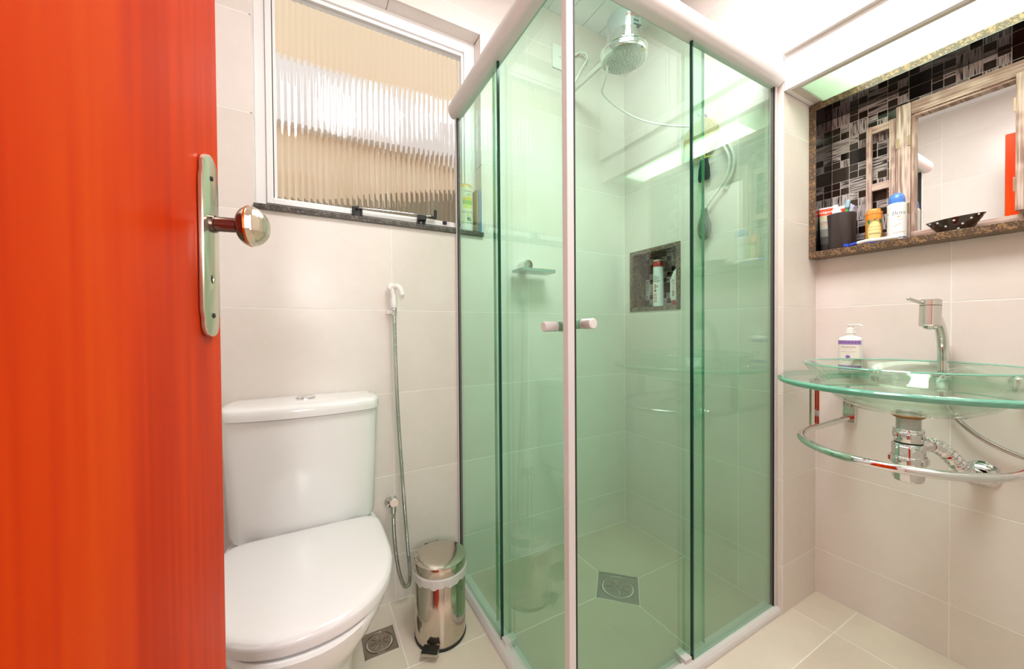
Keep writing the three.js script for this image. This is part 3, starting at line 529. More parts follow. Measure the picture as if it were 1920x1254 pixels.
// ---------------------------------------------------------------- things hanging on the right shower wall
{
  const l = thing('loofah', 'round beige loofah pad hanging on the right shower wall', 'loofah', [0, 1.765, 0.435]);
  part(l, 'pad', lathe([[0, 0], [0.066, 0], [0.073, 0.006], [0.075, 0.016], [0.071, 0.026], [0.05, 0.031], [0, 0.033]], 48, [0, 0, 0]).rotateZ(Math.PI / 2).translate(-0.004, 1.765, 0.435), M.loofah);
  part(l, 'hook', [lathe([[0, 0], [0.012, 0], [0.012, 0.004], [0, 0.006]], 20).rotateZ(Math.PI / 2).translate(-0.0005, 1.852, 0.44), tube([[-0.004, 1.852, 0.44], [-0.040, 1.850, 0.44], [-0.044, 1.862, 0.44]], 0.003, 14, 8)], M.chrome);
  part(l, 'cord', tube([[-0.040, 1.853, 0.44], [-0.034, 1.84, 0.437], [-0.030, 1.825, 0.436]], 0.0015, 12, 6), M.whitePlastic);
  const b = thing('scrub_pouch', 'small black mesh pouch with a neon yellow cord below the loofah', 'pouch', [0, 1.645, 0.45]);
  const ring = (y, w, d) => Array.from({ length: 20 }, (_, i) => { const a = i / 20 * Math.PI * 2; return V3(-0.018 + d * Math.cos(a), y + 0.004 * Math.sin(a * 2), 0.449 + w * Math.sin(a)); });
  part(b, 'pouch', loft([ring(1.592, 0.024, 0.005), ring(1.60, 0.026, 0.010), ring(1.635, 0.023, 0.012), ring(1.67, 0.016, 0.009), ring(1.683, 0.009, 0.006), ring(1.692, 0.013, 0.007)]), M.mesh);
  part(b, 'cord', [tube([[-0.026, 1.682, 0.440], [-0.030, 1.678, 0.452], [-0.026, 1.676, 0.470], [-0.024, 1.672, 0.486]], 0.0022, 20, 6), tube([[-0.028, 1.684, 0.444], [-0.034, 1.694, 0.450], [-0.026, 1.686, 0.458]], 0.0024, 20, 6), tube([[-0.02, 1.69, 0.449], [-0.02, 1.74, 0.447], [-0.03, 1.845, 0.441]], 0.001, 14, 5)], paint(0xd3e23a, 0.6));
  const h = thing('hand_shower', 'grey oval hand shower hanging on a looped white hose in the shower', 'hand shower', [0, 1.41, 0.452]);
  const sec = (y, w, d, x = -0.022) => Array.from({ length: 24 }, (_, i) => { const a = i / 24 * Math.PI * 2; return V3(x + d * Math.cos(a), y, 0.452 + w * Math.sin(a)); });
  part(h, 'head', loft([sec(1.350, 0.006, 0.004), sec(1.354, 0.014, 0.008), sec(1.365, 0.022, 0.011), sec(1.385, 0.0285, 0.013), sec(1.408, 0.029, 0.0135), sec(1.428, 0.024, 0.012), sec(1.445, 0.0165, 0.010), sec(1.458, 0.0125, 0.0095), sec(1.472, 0.0125, 0.0095), sec(1.476, 0.010, 0.008)]), paint(0x70766f, 0.3));
  part(h, 'collar', loft([sec(1.470, 0.0132, 0.0102), sec(1.474, 0.0132, 0.0102)]), paint(0x9aa29c, 0.3));
  part(h, 'ring', tube(Array.from({ length: 24 }, (_, i) => { const a = i / 24 * Math.PI * 2; return [-0.035, 1.398 + 0.026 * Math.cos(a), 0.452 + 0.018 * Math.sin(a)]; }), 0.0016, 60, 8, true), paint(0x9aa29c, 0.3));
  part(h, 'hose', [tube([[-0.02, 1.474, 0.455], [-0.02, 1.497, 0.474], [-0.021, 1.527, 0.506], [-0.022, 1.566, 0.540], [-0.022, 1.606, 0.553], [-0.021, 1.65, 0.550], [-0.020, 1.70, 0.528], [-0.018, 1.75, 0.50], [-0.012, 1.79, 0.47]], 0.0046, 90, 12), tube([[-0.012, 1.535, 0.528], [-0.013, 1.575, 0.556], [-0.013, 1.625, 0.567], [-0.013, 1.675, 0.556], [-0.013, 1.725, 0.53], [-0.012, 1.775, 0.49]], 0.0048, 80, 12)], M.whitePlastic);
  part(h, 'wall_clip', [box(-0.013, -0.0005, 1.780, 1.80, 0.455, 0.485, 0.003), box(-0.010, -0.0005, 1.528, 1.542, 0.520, 0.536, 0.002)], M.whitePlastic);
}

// ---------------------------------------------------------------- mosaic maker (modules of 5 cm on a plane x = const, facing -x)
function mosaic(parent, x, z0, z1, y0, y1, hidden, phase = 0) {
  const U = 0.0505, g0 = 0.0016, T = 0.004;
  part(parent, 'grout', box(x + 0.0012, x + 0.006, y0, y1, z0, z1), M.mosaicGrout);
  const pick = (kind) => kind === 'b' ? M.mosaicBlack[Math.floor(rnd() * 3)] : kind === 'v' ? M.mosaicV[Math.floor(rnd() * 2)] : M.mosaicH[Math.floor(rnd() * 2)];
  const put = (za, zb, ya, yb, kind) => {
    za = Math.max(za, z0 + 0.0005); zb = Math.min(zb, z1 - 0.0005); ya = Math.max(ya, y0 + 0.0005); yb = Math.min(yb, y1 - 0.0005);
    if (zb - za < 0.004 || yb - ya < 0.004) return;
    if (hidden && za > hidden[0] && zb < hidden[1] && ya > hidden[2] && yb < hidden[3]) return;
    part(parent, 'tile', box(x, x + T, ya, yb, za, zb, 0.0006), pick(kind));
  };
  const cols = Math.ceil((z1 - z0) / U), rows = Math.ceil((y1 - y0) / U) + 1;
  for (let c = 0; c < cols; c++) {
    const za = z0 + c * U, zm = za + U / 2, zb = za + U;
    for (let r = 0; r < rows; r++) {
      const yb = y1 + 0.012 - r * U, ya = yb - U, ym = (ya + yb) / 2;
      const k = [0, 1, 2, 1, 3, 1, 0, 1, 3, 1, 2, 1][(r + c * 5 + phase) % 12];     // patchwork of whole squares and quarters
      const e = g0 / 2;
      if (k === 0) put(za + e, zb - e, ya + e, yb - e, 'v');
      else if (k === 2) put(za + e, zb - e, ya + e, yb - e, 'h');
      else if (k === 3) put(za + e, zb - e, ya + e, yb - e, 'b');
      else { const q = [['v', 'b', 'b', 'h'], ['b', 'h', 'b', 'b'], ['b', 'v', 'h', 'b'], ['h', 'b', 'b', 'v']][(r + c) % 4];
        put(za + e, zm - e, ym + e, yb - e, q[0]); put(zm + e, zb - e, ym + e, yb - e, q[1]); put(za + e, zm - e, ya + e, ym - e, q[2]); put(zm + e, zb - e, ya + e, ym - e, q[3]); }
    }
  }
}
// ---------------------------------------------------------------- small niche in the shower wall with two bottles
{
  const t = thing('shower_niche', 'granite framed mosaic niche sunk in the right shower wall', 'niche', [0, 1.08, 0.18]);
  const [y0, y1, z0, z1] = [1.0785, 1.3755, 0.0385, 0.3265];
  for (const g of [box(-0.004, 0.09, y0, y0 + 0.02, z0, z1, 0.001), box(-0.004, 0.09, y1 - 0.02, y1, z0, z1, 0.001), box(-0.004, 0.09, y0 + 0.02, y1 - 0.02, z0, z0 + 0.02, 0.001), box(-0.004, 0.09, y0 + 0.02, y1 - 0.02, z1 - 0.02, z1, 0.001)]) part(t, 'slab', g, M.granite);
  const b = part(t, 'back', box(0.0905, 0.0965, y0, y1, z0, z1), M.mosaicGrout);
  mosaic(b, 0.0865, z0 + 0.021, z1 - 0.021, y0 + 0.021, y1 - 0.021, null, 3);
  const tall = thing('toiletry_bottle', 'tall white bottle with a red shoulder in the shower niche', 'bottle', [0.045, 1.0985, 0.172]);
  const marks = print(256, 512, (x, w, h) => { x.fillStyle = '#eef0f0'; x.fillRect(0, 0, w, h); x.fillStyle = '#6b6a50'; for (let i = 0; i < 5; i++) x.fillRect(92, 120 + i * 18, 30 + (i * 17) % 28, 7); x.fillStyle = '#a3762c'; x.fillRect(100, 225, 12, 60); x.fillRect(118, 240, 8, 30); x.fillStyle = '#b3353a'; x.beginPath(); x.ellipse(106, 310, 10, 16, 0, 0, 7); x.fill(); for (let i = 0; i < 6; i++) x.fillRect(94, 350 + i * 20, 26, 9); });
  const body = new THREE.CylinderGeometry(0.0235, 0.0245, 0.188, 40, 1, true).rotateY(2.2).translate(0.045, 1.1935, 0.172);
  part(tall, 'body', body, S({ map: marks, roughness: 0.3 })); part(tall, 'foot', lathe([[0, 0], [0.0235, 0], [0.0245, 0.0012]], 40, [0.045, 1.0985, 0.172]), M.whitePlastic);
  part(tall, 'shoulder', lathe([[0.0237, 0.189], [0.0237, 0.215], [0.0225, 0.217]], 40, [0.045, 1.0985, 0.172]), paint(0xb8342f));
  part(tall, 'cap', lathe([[0.0228, 0.216], [0.0232, 0.221], [0.020, 0.2235], [0, 0.224]], 40, [0.045, 1.0985, 0.172]), M.whitePlastic);
  const sm = thing('toiletry_bottle', 'short curved white bottle beside the tall one in the shower niche', 'bottle', [0.045, 1.0985, 0.270]);
  const oval = (y, w, d, dz = 0) => Array.from({ length: 32 }, (_, i) => { const a = i / 32 * Math.PI * 2; return V3(0.045 + d * Math.cos(a), 1.0985 + y, 0.270 + dz + w * Math.sin(a)); });
  part(sm, 'cap', loft([oval(0, 0.020, 0.014), oval(0.022, 0.021, 0.015), oval(0.0235, 0.019, 0.013)]), paint(0xa33b35));
  part(sm, 'body', loft([oval(0.024, 0.026, 0.017), oval(0.05, 0.029, 0.018, 0.001), oval(0.09, 0.030, 0.018, 0.002), oval(0.13, 0.027, 0.017, 0.004), oval(0.155, 0.021, 0.013, 0.008), oval(0.166, 0.013, 0.008, 0.011), oval(0.168, 0.006, 0.004, 0.012)]), M.whitePlastic);
  const lab = print(128, 256, (x, w, h) => { x.fillStyle = '#f4f2ef'; x.fillRect(0, 0, w, h); x.fillStyle = '#54564e'; x.fillRect(40, 24, 30, 8); x.fillRect(40, 36, 8, 14); x.fillRect(62, 36, 8, 10); x.fillStyle = '#b3654a'; x.fillRect(38, 58, 34, 9); x.fillStyle = '#54564e'; x.fillRect(36, 86, 40, 5); x.fillStyle = '#e08a3a'; for (let i = 0; i < 4; i++) x.fillRect(38 + (i % 2) * 14, 110 + i * 9, 18, 6); x.fillStyle = '#7c4a42'; for (let i = 0; i < 5; i++) x.fillRect(36 + (i % 3) * 4, 160 + i * 16, 34, 9); });
  const lg = new THREE.CylinderGeometry(0.0305, 0.0305, 0.085, 20, 1, true, -0.75, 1.5).scale(0.60, 1, 1).rotateY(0); lg.rotateY(-Math.PI / 2); lg.scale(1, 1, 1); const lg2 = new THREE.CylinderGeometry(1, 1, 0.09, 24, 1, true, Math.PI * 1.5 - 0.9, 1.8).scale(0.0187, 1, 0.0308).translate(0.045, 1.178, 0.2715);
  part(sm, 'label', lg2, S({ map: lab, roughness: 0.4 }));
}
// ---------------------------------------------------------------- on the window sill
{
  const b = thing('shampoo_bottle', 'pale green shampoo bottle standing upside down on the window sill', 'bottle', [-0.858, 1.390, -0.026]);
  const P = [-0.858, 1.390, -0.026];
  const el = (y, w, d) => Array.from({ length: 40 }, (_, i) => { const a = i / 40 * Math.PI * 2; return V3(P[0] + w * Math.cos(a), P[1] + y, P[2] + d * Math.sin(a)); });
  part(b, 'body', loft([el(0.045, 0.029, 0.020), el(0.06, 0.0305, 0.021), el(0.16, 0.0285, 0.020), el(0.186, 0.026, 0.018), el(0.194, 0.021, 0.014), el(0.196, 0.012, 0.008)]), paint(0xdfe9cd, 0.3));
  part(b, 'cap', loft([el(0.0, 0.028, 0.019), el(0.002, 0.029, 0.020), el(0.043, 0.030, 0.0205), el(0.0445, 0.028, 0.019)]), paint(0xeef2ea, 0.3));
  part(b, 'base_tint', loft([el(0.168, 0.0287, 0.0201), el(0.187, 0.0263, 0.0183), el(0.1945, 0.0214, 0.0144), el(0.1966, 0.0125, 0.0085)]), paint(0xd8b86c, 0.3));
  const lab = print(256, 512, (x, w, h) => { x.fillStyle = '#e2ead2'; x.fillRect(0, 0, w, h); x.translate(w / 2, h / 2); x.rotate(Math.PI); x.translate(-w / 2, -h / 2);
    x.fillStyle = '#3f6a3a'; x.beginPath(); x.ellipse(110, 50, 34, 22, 0.5, 0, 7); x.fill(); x.fillStyle = '#cfe0b4'; x.beginPath(); x.ellipse(104, 46, 16, 9, 0.5, 0, 7); x.fill();
    x.strokeStyle = '#c8a04a'; x.lineWidth = 5; for (let i = 0; i < 3; i++) { x.beginPath(); x.moveTo(110 + i * 12, 118); x.quadraticCurveTo(130 + i * 10, 95, 120 + i * 12, 82); x.stroke(); }
    text(x, 'PANTENE', 128, 150, 42, '#4a4a44', 'serif', '');
    x.fillStyle = '#d7e27c'; x.beginPath(); x.ellipse(128, 232, 62, 34, 0, 0, 7); x.fill(); x.fillStyle = '#79bf5c'; x.fillRect(52, 262, 150, 60); x.fillStyle = '#e3cf45'; x.fillRect(52, 322, 150, 34); x.beginPath(); x.ellipse(120, 352, 66, 26, 0, 0, 7); x.fill();
    x.fillStyle = '#5d6b52'; for (let i = 0; i < 2; i++) x.fillRect(70, 392 + i * 22, 84 - i * 20, 8); x.fillRect(60, 448, 120, 9); });
  const lg = new THREE.CylinderGeometry(1, 1, 0.142, 32, 1, true, -1.25, 2.5).scale(0.0309, 1, 0.0214).translate(P[0], P[1] + 0.108, P[2]);
  const lp = lg.attributes.position; for (let i = 0; i < lp.count; i++) { const k = 1 - Math.max(0, lp.getY(i) - P[1] - 0.06) * 0.62; lp.setX(i, P[0] + (lp.getX(i) - P[0]) * k); lp.setZ(i, P[2] + (lp.getZ(i) - P[2]) * k); }
  part(b, 'label', lg, S({ map: lab, roughness: 0.35 }));
  const s = thing('bath_sponge', 'narrow blue and brown bath sponge on end beside the shampoo bottle', 'sponge', [-0.814, 1.390, -0.026]);
  part(s, 'sponge', box(-0.824, -0.812, 1.3902, 1.565, -0.056, 0.002, 0.006), paint(0xa08a66, 0.9)); part(s, 'scourer', box(-0.812, -0.8025, 1.3902, 1.565, -0.056, 0.002, 0.004), paint(0x5b9bd0, 0.7));
}

// ---------------------------------------------------------------- glass washbasin
const BX = 0.0, BZ = 1.03, CY = 0.845;
{
  const t = thing('washbasin', 'green glass washbasin with round counter, raised bowl and chrome towel bar', 'washbasin', [BX, 0.69, BZ]);
  const RC = 0.288, wallX = 0.2345, a0 = Math.acos(wallX / RC);
  const outline = (r, n = 96) => { const p = []; const b = Math.acos(Math.min(1, wallX / r)); for (let i = 0; i <= n; i++) { const a = b + (2 * Math.PI - 2 * b) * i / n; p.push([BX + r * Math.cos(a), BZ + r * Math.sin(a)]); } return p; };
  const flat = (r, hole, y, depth) => { const s = new THREE.Shape(outline(r).map(([x, z]) => new THREE.Vector2(x, -z))); const h = new THREE.Path(); h.absellipse(BX, -BZ, hole, hole, 0, Math.PI * 2); s.holes.push(h); const g = new THREE.ExtrudeGeometry(s, { depth, bevelEnabled: false, curveSegments: 80 }); g.rotateX(-Math.PI / 2); return g.translate(0, y, 0); };
  part(t, 'counter', clean(flat(RC - 0.006, 0.186, CY - 0.016, 0.016)), M.clearPane);
  // rounded, deep green polished edge along the arc
  const arc = outline(RC - 0.0065, 120), rings = arc.map(([x, z]) => { const d = V3(x - BX, 0, z - BZ).normalize(); return Array.from({ length: 10 }, (_, k) => { const a = -Math.PI / 2 + Math.PI * k / 9; return V3(x + d.x * 0.0075 * Math.cos(a), CY - 0.008 + 0.0083 * Math.sin(a), z + d.z * 0.0075 * Math.cos(a)); }); });
  part(t, 'counter_edge', loft(rings), M.edgeGlow);
  // bowl: flared collar above the counter, deep dish below it
  const inn = [[0.0235, 0.7655], [0.06, 0.767], [0.11, 0.777], [0.15, 0.797], [0.176, 0.822], [0.184, 0.842], [0.190, 0.851], [0.205, 0.869], [0.2215, 0.8885]], out = [[0.2275, 0.8905], [0.2285, 0.888], [0.212, 0.866], [0.197, 0.848], [0.1895, 0.838], [0.181, 0.818], [0.155, 0.791], [0.115, 0.7695], [0.06, 0.7595], [0.0235, 0.758]];
  part(t, 'bowl', lathe([...inn, [0.2245, 0.8912], ...out, [0.0235, 0.7655]].reverse(), 96, [BX, 0, BZ]), M.bowlPane);
  part(t, 'bowl_rim', lathe([[0.2205, 0.8886], [0.2235, 0.8908], [0.2270, 0.8906], [0.2292, 0.8880], [0.2272, 0.8868], [0.2225, 0.8872], [0.2205, 0.8886]].reverse(), 110, [BX, 0, BZ]), M.edgeGlow);
  part(t, 'drain_cup', lathe([[0, 0.764], [0.012, 0.7645], [0.028, 0.7675], [0.030, 0.769], [0.026, 0.7705], [0, 0.7695]].reverse(), 36, [BX, 0, BZ]), M.chrome);
  // chrome towel bar: out from the wall, bent and carried round the front
  const arm = [[0.230, 0.828], [0.14, 0.828], [0.02, 0.828], [-0.09, 0.832], [-0.165, 0.850], [-0.222, 0.886], [-0.262, 0.935], [-0.284, 0.985], [-0.290, 1.03]];
  const bar = [...arm.map(([x, z]) => [x, 0.678, z]), ...arm.slice(0, -1).reverse().map(([x, z]) => [x, 0.678, 2 * BZ - z])];
  part(t, 'towel_bar', tube(bar, 0.0098, 200, 20), M.chrome);
  for (const s of [-1, 1]) {
    const z = BZ + s * 0.202;
    part(t, 'bracket', [box(0.218, 0.2358, 0.662, 0.752, z - 0.017, z + 0.017, 0.002), cyl(0.0085, 0.008, [0.215, 0.722, z], 'x', 18)], M.chrome);
    part(t, 'post', [box(-0.055, -0.022, 0.688, 0.834, z - 0.0035, z + 0.0035, 0.001), box(-0.0215, -0.0185, 0.688, 0.834, z - 0.010, z + 0.010, 0.001)], M.chrome);
    part(t, 'cap_nut', [lathe([[0, 0.018], [0.010, 0.0165], [0.0155, 0.010], [0.017, 0.003], [0.017, 0], [0, 0]].reverse(), 24, [0.195, CY, 1.042 + s * 0.139]), lathe([[0, -0.03], [0.008, -0.029], [0.010, -0.012], [0.016, -0.011], [0, -0.011]], 18, [0.195, CY, 1.042 + s * 0.139])], M.chrome);
  }
  const f = thing('faucet', 'chrome basin faucet with a cylinder head on a bent neck behind the bowl', 'faucet', [0.208, CY, 1.048]);
  const fz = 1.048;
  part(f, 'neck', tube([[0.208, CY, fz], [0.208, 0.90, fz], [0.204, 0.94, fz], [0.190, 0.975, fz], [0.160, 1.008, fz], [0.118, 1.028, fz]], 0.0122, 70, 22), M.chrome);
  part(f, 'base', [lathe([[0, 0], [0.022, 0], [0.022, 0.004], [0.0145, 0.007], [0.0125, 0.012]], 30, [0.208, CY + 0.0004, fz])], M.chrome);
  part(f, 'shank', [cyl(0.0115, 0.035, [0.208, CY - 0.031, fz], 'y', 20), cyl(0.018, 0.012, [0.208, CY - 0.045, fz], 'y', 6)], M.thread);
  const tilt = (g) => g.translate(-0.092, -1.03, -fz).rotateZ(-0.10).translate(0.092, 1.03, fz);
  part(f, 'head', [tilt(lathe([[0, -0.036], [0.020, -0.036], [0.0215, -0.034], [0.0215, 0.020], [0, 0.0205]], 40, [0.092, 1.03, fz]))], M.satin);
  part(f, 'aerator', [tilt(lathe([[0, -0.046], [0.006, -0.0455], [0.013, -0.042], [0.0155, -0.036], [0, -0.035]], 32, [0.092, 1.03, fz]))], M.chrome);
  const kn = part(f, 'handle', [tilt(lathe([[0.0215, 0.0215], [0.0215, 0.0365], [0.0200, 0.038], [0, 0.038], [0, 0.0215]].reverse(), 40, [0.092, 1.03, fz]))], M.satin);
  part(kn, 'lever', tilt(tube([[0.080, 1.058, fz - 0.012], [0.062, 1.064, fz - 0.026], [0.052, 1.068, fz - 0.034]], 0.0042, 12, 12)), M.satin);
}
{ // bottle trap and its bellows pipe
  const t = thing('bottle_trap', 'chrome bottle trap with a ribbed pipe to the wall under the basin', 'pipe', [BX, 0.66, BZ]);
  const at = [BX, 0, BZ];
  part(t, 'washer', lathe([[0.0225, 0.7575], [0.034, 0.7565], [0.036, 0.754], [0.029, 0.7475], [0.0225, 0.7470]].reverse(), 40, at), paint(0x9a6420, 0.5));
  const th = [[0, 0.7570]]; for (let i = 0; i <= 22; i++) { const y = 0.7565 - i * 0.0021; th.push([0.0232, y], [0.0246, y - 0.001]); } th.push([0, 0.711]);
  part(t, 'threaded_tail', lathe(th.reverse(), 40, at), M.thread);
  const lug = (y, r, h, n) => Array.from({ length: n }, (_, i) => { const a = i / n * Math.PI * 2 + 0.3; return box(r - 0.002, r + 0.0042, y, y + h, -0.005, 0.005, 0.0015).rotateY(a).translate(BX, 0, BZ); });
  part(t, 'nut', [lathe([[0.024, 0.718], [0.0295, 0.7175], [0.0305, 0.716], [0.0305, 0.706], [0.0290, 0.704], [0.0290, 0.684], [0.0275, 0.681], [0, 0.681]].reverse(), 44, at), ...lug(0.692, 0.029, 0.013, 6)], M.chrome);
  part(t, 'seal', lathe([[0, 0.682], [0.0278, 0.682], [0.0278, 0.6785], [0, 0.6785]].reverse(), 40, at), M.black);
  part(t, 'bottle', lathe([[0.024, 0.679], [0.0315, 0.6782], [0.0330, 0.676], [0.0330, 0.645], [0, 0.645]].reverse(), 48, at), M.chrome);
  part(t, 'collar', [lathe([[0, 0.645], [0.0355, 0.645], [0.0362, 0.643], [0.0362, 0.624], [0.035, 0.622], [0, 0.622]].reverse(), 48, at), ...lug(0.625, 0.0352, 0.015, 8)], M.chrome);
  part(t, 'cup', lathe([[0.0315, 0.623], [0.0315, 0.585], [0.029, 0.577], [0.024, 0.574], [0, 0.573]].reverse(), 48, at), M.chrome);
  const path = [[0.024, 0.664, 1.038], [0.052, 0.668, 1.048], [0.083, 0.665, 1.060], [0.108, 0.650, 1.072], [0.130, 0.627, 1.083], [0.152, 0.603, 1.094], [0.172, 0.585, 1.103], [0.196, 0.577, 1.111], [0.236, 0.576, 1.117]];
  const c = new THREE.CatmullRomCurve3(path.map((p) => V3(...p)), false, 'centripetal'), N = 300, A = 20, fr = c.computeFrenetFrames(N, false), rings = [];
  for (let i = 0; i <= N; i++) { const u = i / N, p = c.getPointAt(u), rib = u > 0.16 && u < 0.88 ? 0.0026 * Math.sin(u * 14.5 * Math.PI * 2) : 0, r = 0.0172 + rib; rings.push(Array.from({ length: A }, (_, k) => { const a = k / A * Math.PI * 2; return p.clone().addScaledVector(fr.normals[i], Math.cos(a) * r).addScaledVector(fr.binormals[i], Math.sin(a) * r); })); }
  part(t, 'ribbed_pipe', loft(rings), M.chrome);
  part(t, 'flange', lathe([[0.0175, 0.020], [0.022, 0.018], [0.032, 0.009], [0.0365, 0.002], [0.036, 0], [0.0175, 0]], 44, [0, 0, 0]).rotateZ(Math.PI / 2).translate(0.2355, 0.577, 1.117), M.chrome);
  const h = thing('supply_hose', 'thin braided steel supply hose curving under the basin to the right', 'hose', [0.208, 0.80, 1.05]);
  part(h, 'hose', tube([[0.208, 0.800, 1.048], [0.208, 0.775, 1.052], [0.200, 0.745, 1.066], [0.195, 0.715, 1.090], [0.196, 0.685, 1.122], [0.20, 0.660, 1.165], [0.21, 0.640, 1.22], [0.222, 0.622, 1.29], [0.232, 0.60, 1.33]], 0.0062, 90, 14), M.hoseSteel);
  part(h, 'end_nut', cyl(0.009, 0.014, [0.208, 0.796, 1.048], 'y', 6), M.chrome);
}
{ // soap dispenser
  const P = [0.178, CY + 0.0006, 0.846];
  const t = thing('soap_dispenser', 'white pump bottle of liquid soap with lilac bands on the glass counter', 'soap dispenser', P);
  const el = (y, w, d) => Array.from({ length: 48 }, (_, i) => { const a = i / 48 * Math.PI * 2, c = Math.cos(a), s = Math.sin(a); return V3(P[0] + d * Math.sign(c) * Math.abs(c) ** 0.8, P[1] + y, P[2] + w * Math.sign(s) * Math.abs(s) ** 0.8); });
  const W = 0.0315, D = 0.021;
  part(t, 'bottle', loft([el(0, W - 0.004, D - 0.004), el(0.002, W - 0.001, D - 0.001), el(0.005, W, D), el(0.105, W, D), el(0.110, W - 0.001, D - 0.001), el(0.1145, W - 0.007, D - 0.005), el(0.117, 0.0150, 0.0135), el(0.119, 0.0142, 0.0135)]), M.whitePlastic);
  part(t, 'neck', lathe([[0, 0.115], [0.0138, 0.116], [0.0135, 0.127], [0.0150, 0.1275], [0.0150, 0.129], [0.0128, 0.130], [0.0125, 0.142], [0.0122, 0.1435], [0.0068, 0.144], [0.0066, 0.153], [0, 0.153]], 32, P), M.whitePlastic);
  part(t, 'pump', [lathe([[0, 0.152], [0.0085, 0.152], [0.0095, 0.155], [0.009, 0.157], [0, 0.158]], 24, P), tube([[P[0], P[1] + 0.155, P[2]], [P[0] - 0.008, P[1] + 0.1555, P[2] + 0.018], [P[0] - 0.013, P[1] + 0.154, P[2] + 0.030], [P[0] - 0.0145, P[1] + 0.151, P[2] + 0.034]], 0.0026, 16, 10)], M.whitePlastic);
  const lab = print(512, 640, (x, w, h) => {
    x.fillStyle = '#efe7de'; x.fillRect(0, 0, w, h);
    for (const [y, hh] of [[0, 92], [548, 92]]) { x.fillStyle = '#a583c4'; x.fillRect(0, y, w, hh); x.fillStyle = '#5d4684'; for (let i = 0; i < 8; i++) { const cx = 36 + i * 63, cy = y + hh / 2; for (let k = 0; k < 5; k++) { x.beginPath(); x.arc(cx + 12 * Math.cos(k * 1.257), cy + 12 * Math.sin(k * 1.257), 8, 0, 7); x.fill(); } x.beginPath(); x.arc(cx + 31, cy + 14, 4, 0, 7); x.fill(); } x.fillStyle = '#8a5ca0'; x.fillRect(0, y ? y : y + hh - 6, w, 6); }
    text(x, 'GRANADO', w / 2, 150, 56, '#3c3a38', 'serif', '', 47); x.fillStyle = '#8a8378'; x.fillRect(160, 206, 190, 3);
    x.fillStyle = '#8f8880'; for (let i = 0; i < 16; i++) if (i !== 7 && i !== 10) x.fillRect(96 + i * 20, 246, 14, 9); x.fillRect(190, 282, 130, 3);
    x.fillStyle = '#a77bc2'; x.beginPath(); x.ellipse(w / 2, 360, 56, 38, 0, 0, 7); x.fill(); x.fillStyle = '#6b4a8c'; for (let k = 0; k < 6; k++) { x.beginPath(); x.arc(w / 2 + 16 * Math.cos(k * 1.047), 362 + 12 * Math.sin(k * 1.047), 8, 0, 7); x.fill(); }
    text(x, 'LAVANDA', w / 2, 440, 46, '#4d463f', 'serif', '', 36);
  });
  const n = 36, g = new THREE.PlaneGeometry(1, 1, n, 1), p = g.attributes.position;
  for (let i = 0; i < p.count; i++) { const k = p.getX(i) * 2 * 0.965, v = p.getY(i) + 0.5, sn = Math.abs(k) ** 1.25; p.setXYZ(i, P[0] - (D + 0.0004) * Math.sqrt(1 - sn * sn) ** 0.8, P[1] + 0.006 + 0.098 * v, P[2] + (W + 0.0002) * k); }
  g.computeVertexNormals(); part(t, 'label', g, S({ map: lab, roughness: 0.4, side: THREE.DoubleSide }));
}

// ---------------------------------------------------------------- niche over the basin
const NY0 = 1.266, NY1 = 1.771, NZ0 = 0.7465, NZ1 = 1.338, NX = 0.300, NF = 0.176;
{
  const t = thing('basin_niche', 'granite framed niche lined with black and white mosaic above the basin', 'niche', [NF, 1.245, 1.04]);
  const slab = (y0, y1, z0, z1, m) => part(t, 'slab', box(NF, 0.304, y0, y1, z0, z1, 0.0012), m);
  slab(1.2435, NY0, 0.7265, NZ1 + 0.02, M.graniteRough); slab(NY1, 1.793, 0.7265, NZ1 + 0.02, M.graniteRough);
  slab(NY0, NY1, 0.7265, NZ0, M.graniteRough); slab(NY0, NY1, NZ1, NZ1 + 0.02, M.graniteRough);
  // polished inner faces
  const pf = (x0, x1, y0, y1, z0, z1) => part(t, 'polished_face', box(x0, x1, y0, y1, z0, z1), M.polished);
  pf(NF + 0.001, NX, NY1 - 0.0012, NY1 + 0.0004, NZ0, NZ1); pf(NF + 0.001, NX, NY0 + 0.002, NY1 - 0.0015, NZ0 - 0.0004, NZ0 + 0.0012);
  const b = part(t, 'back', box(0.3045, 0.3056, 1.25, 1.79, 0.7265, NZ1 + 0.02), M.mosaicGrout);
  mosaic(b, NX, NZ0 + 0.0015, NZ1, NY0, NY1 - 0.0015, [0.975, 1.30, 1.32, 1.66]);
}
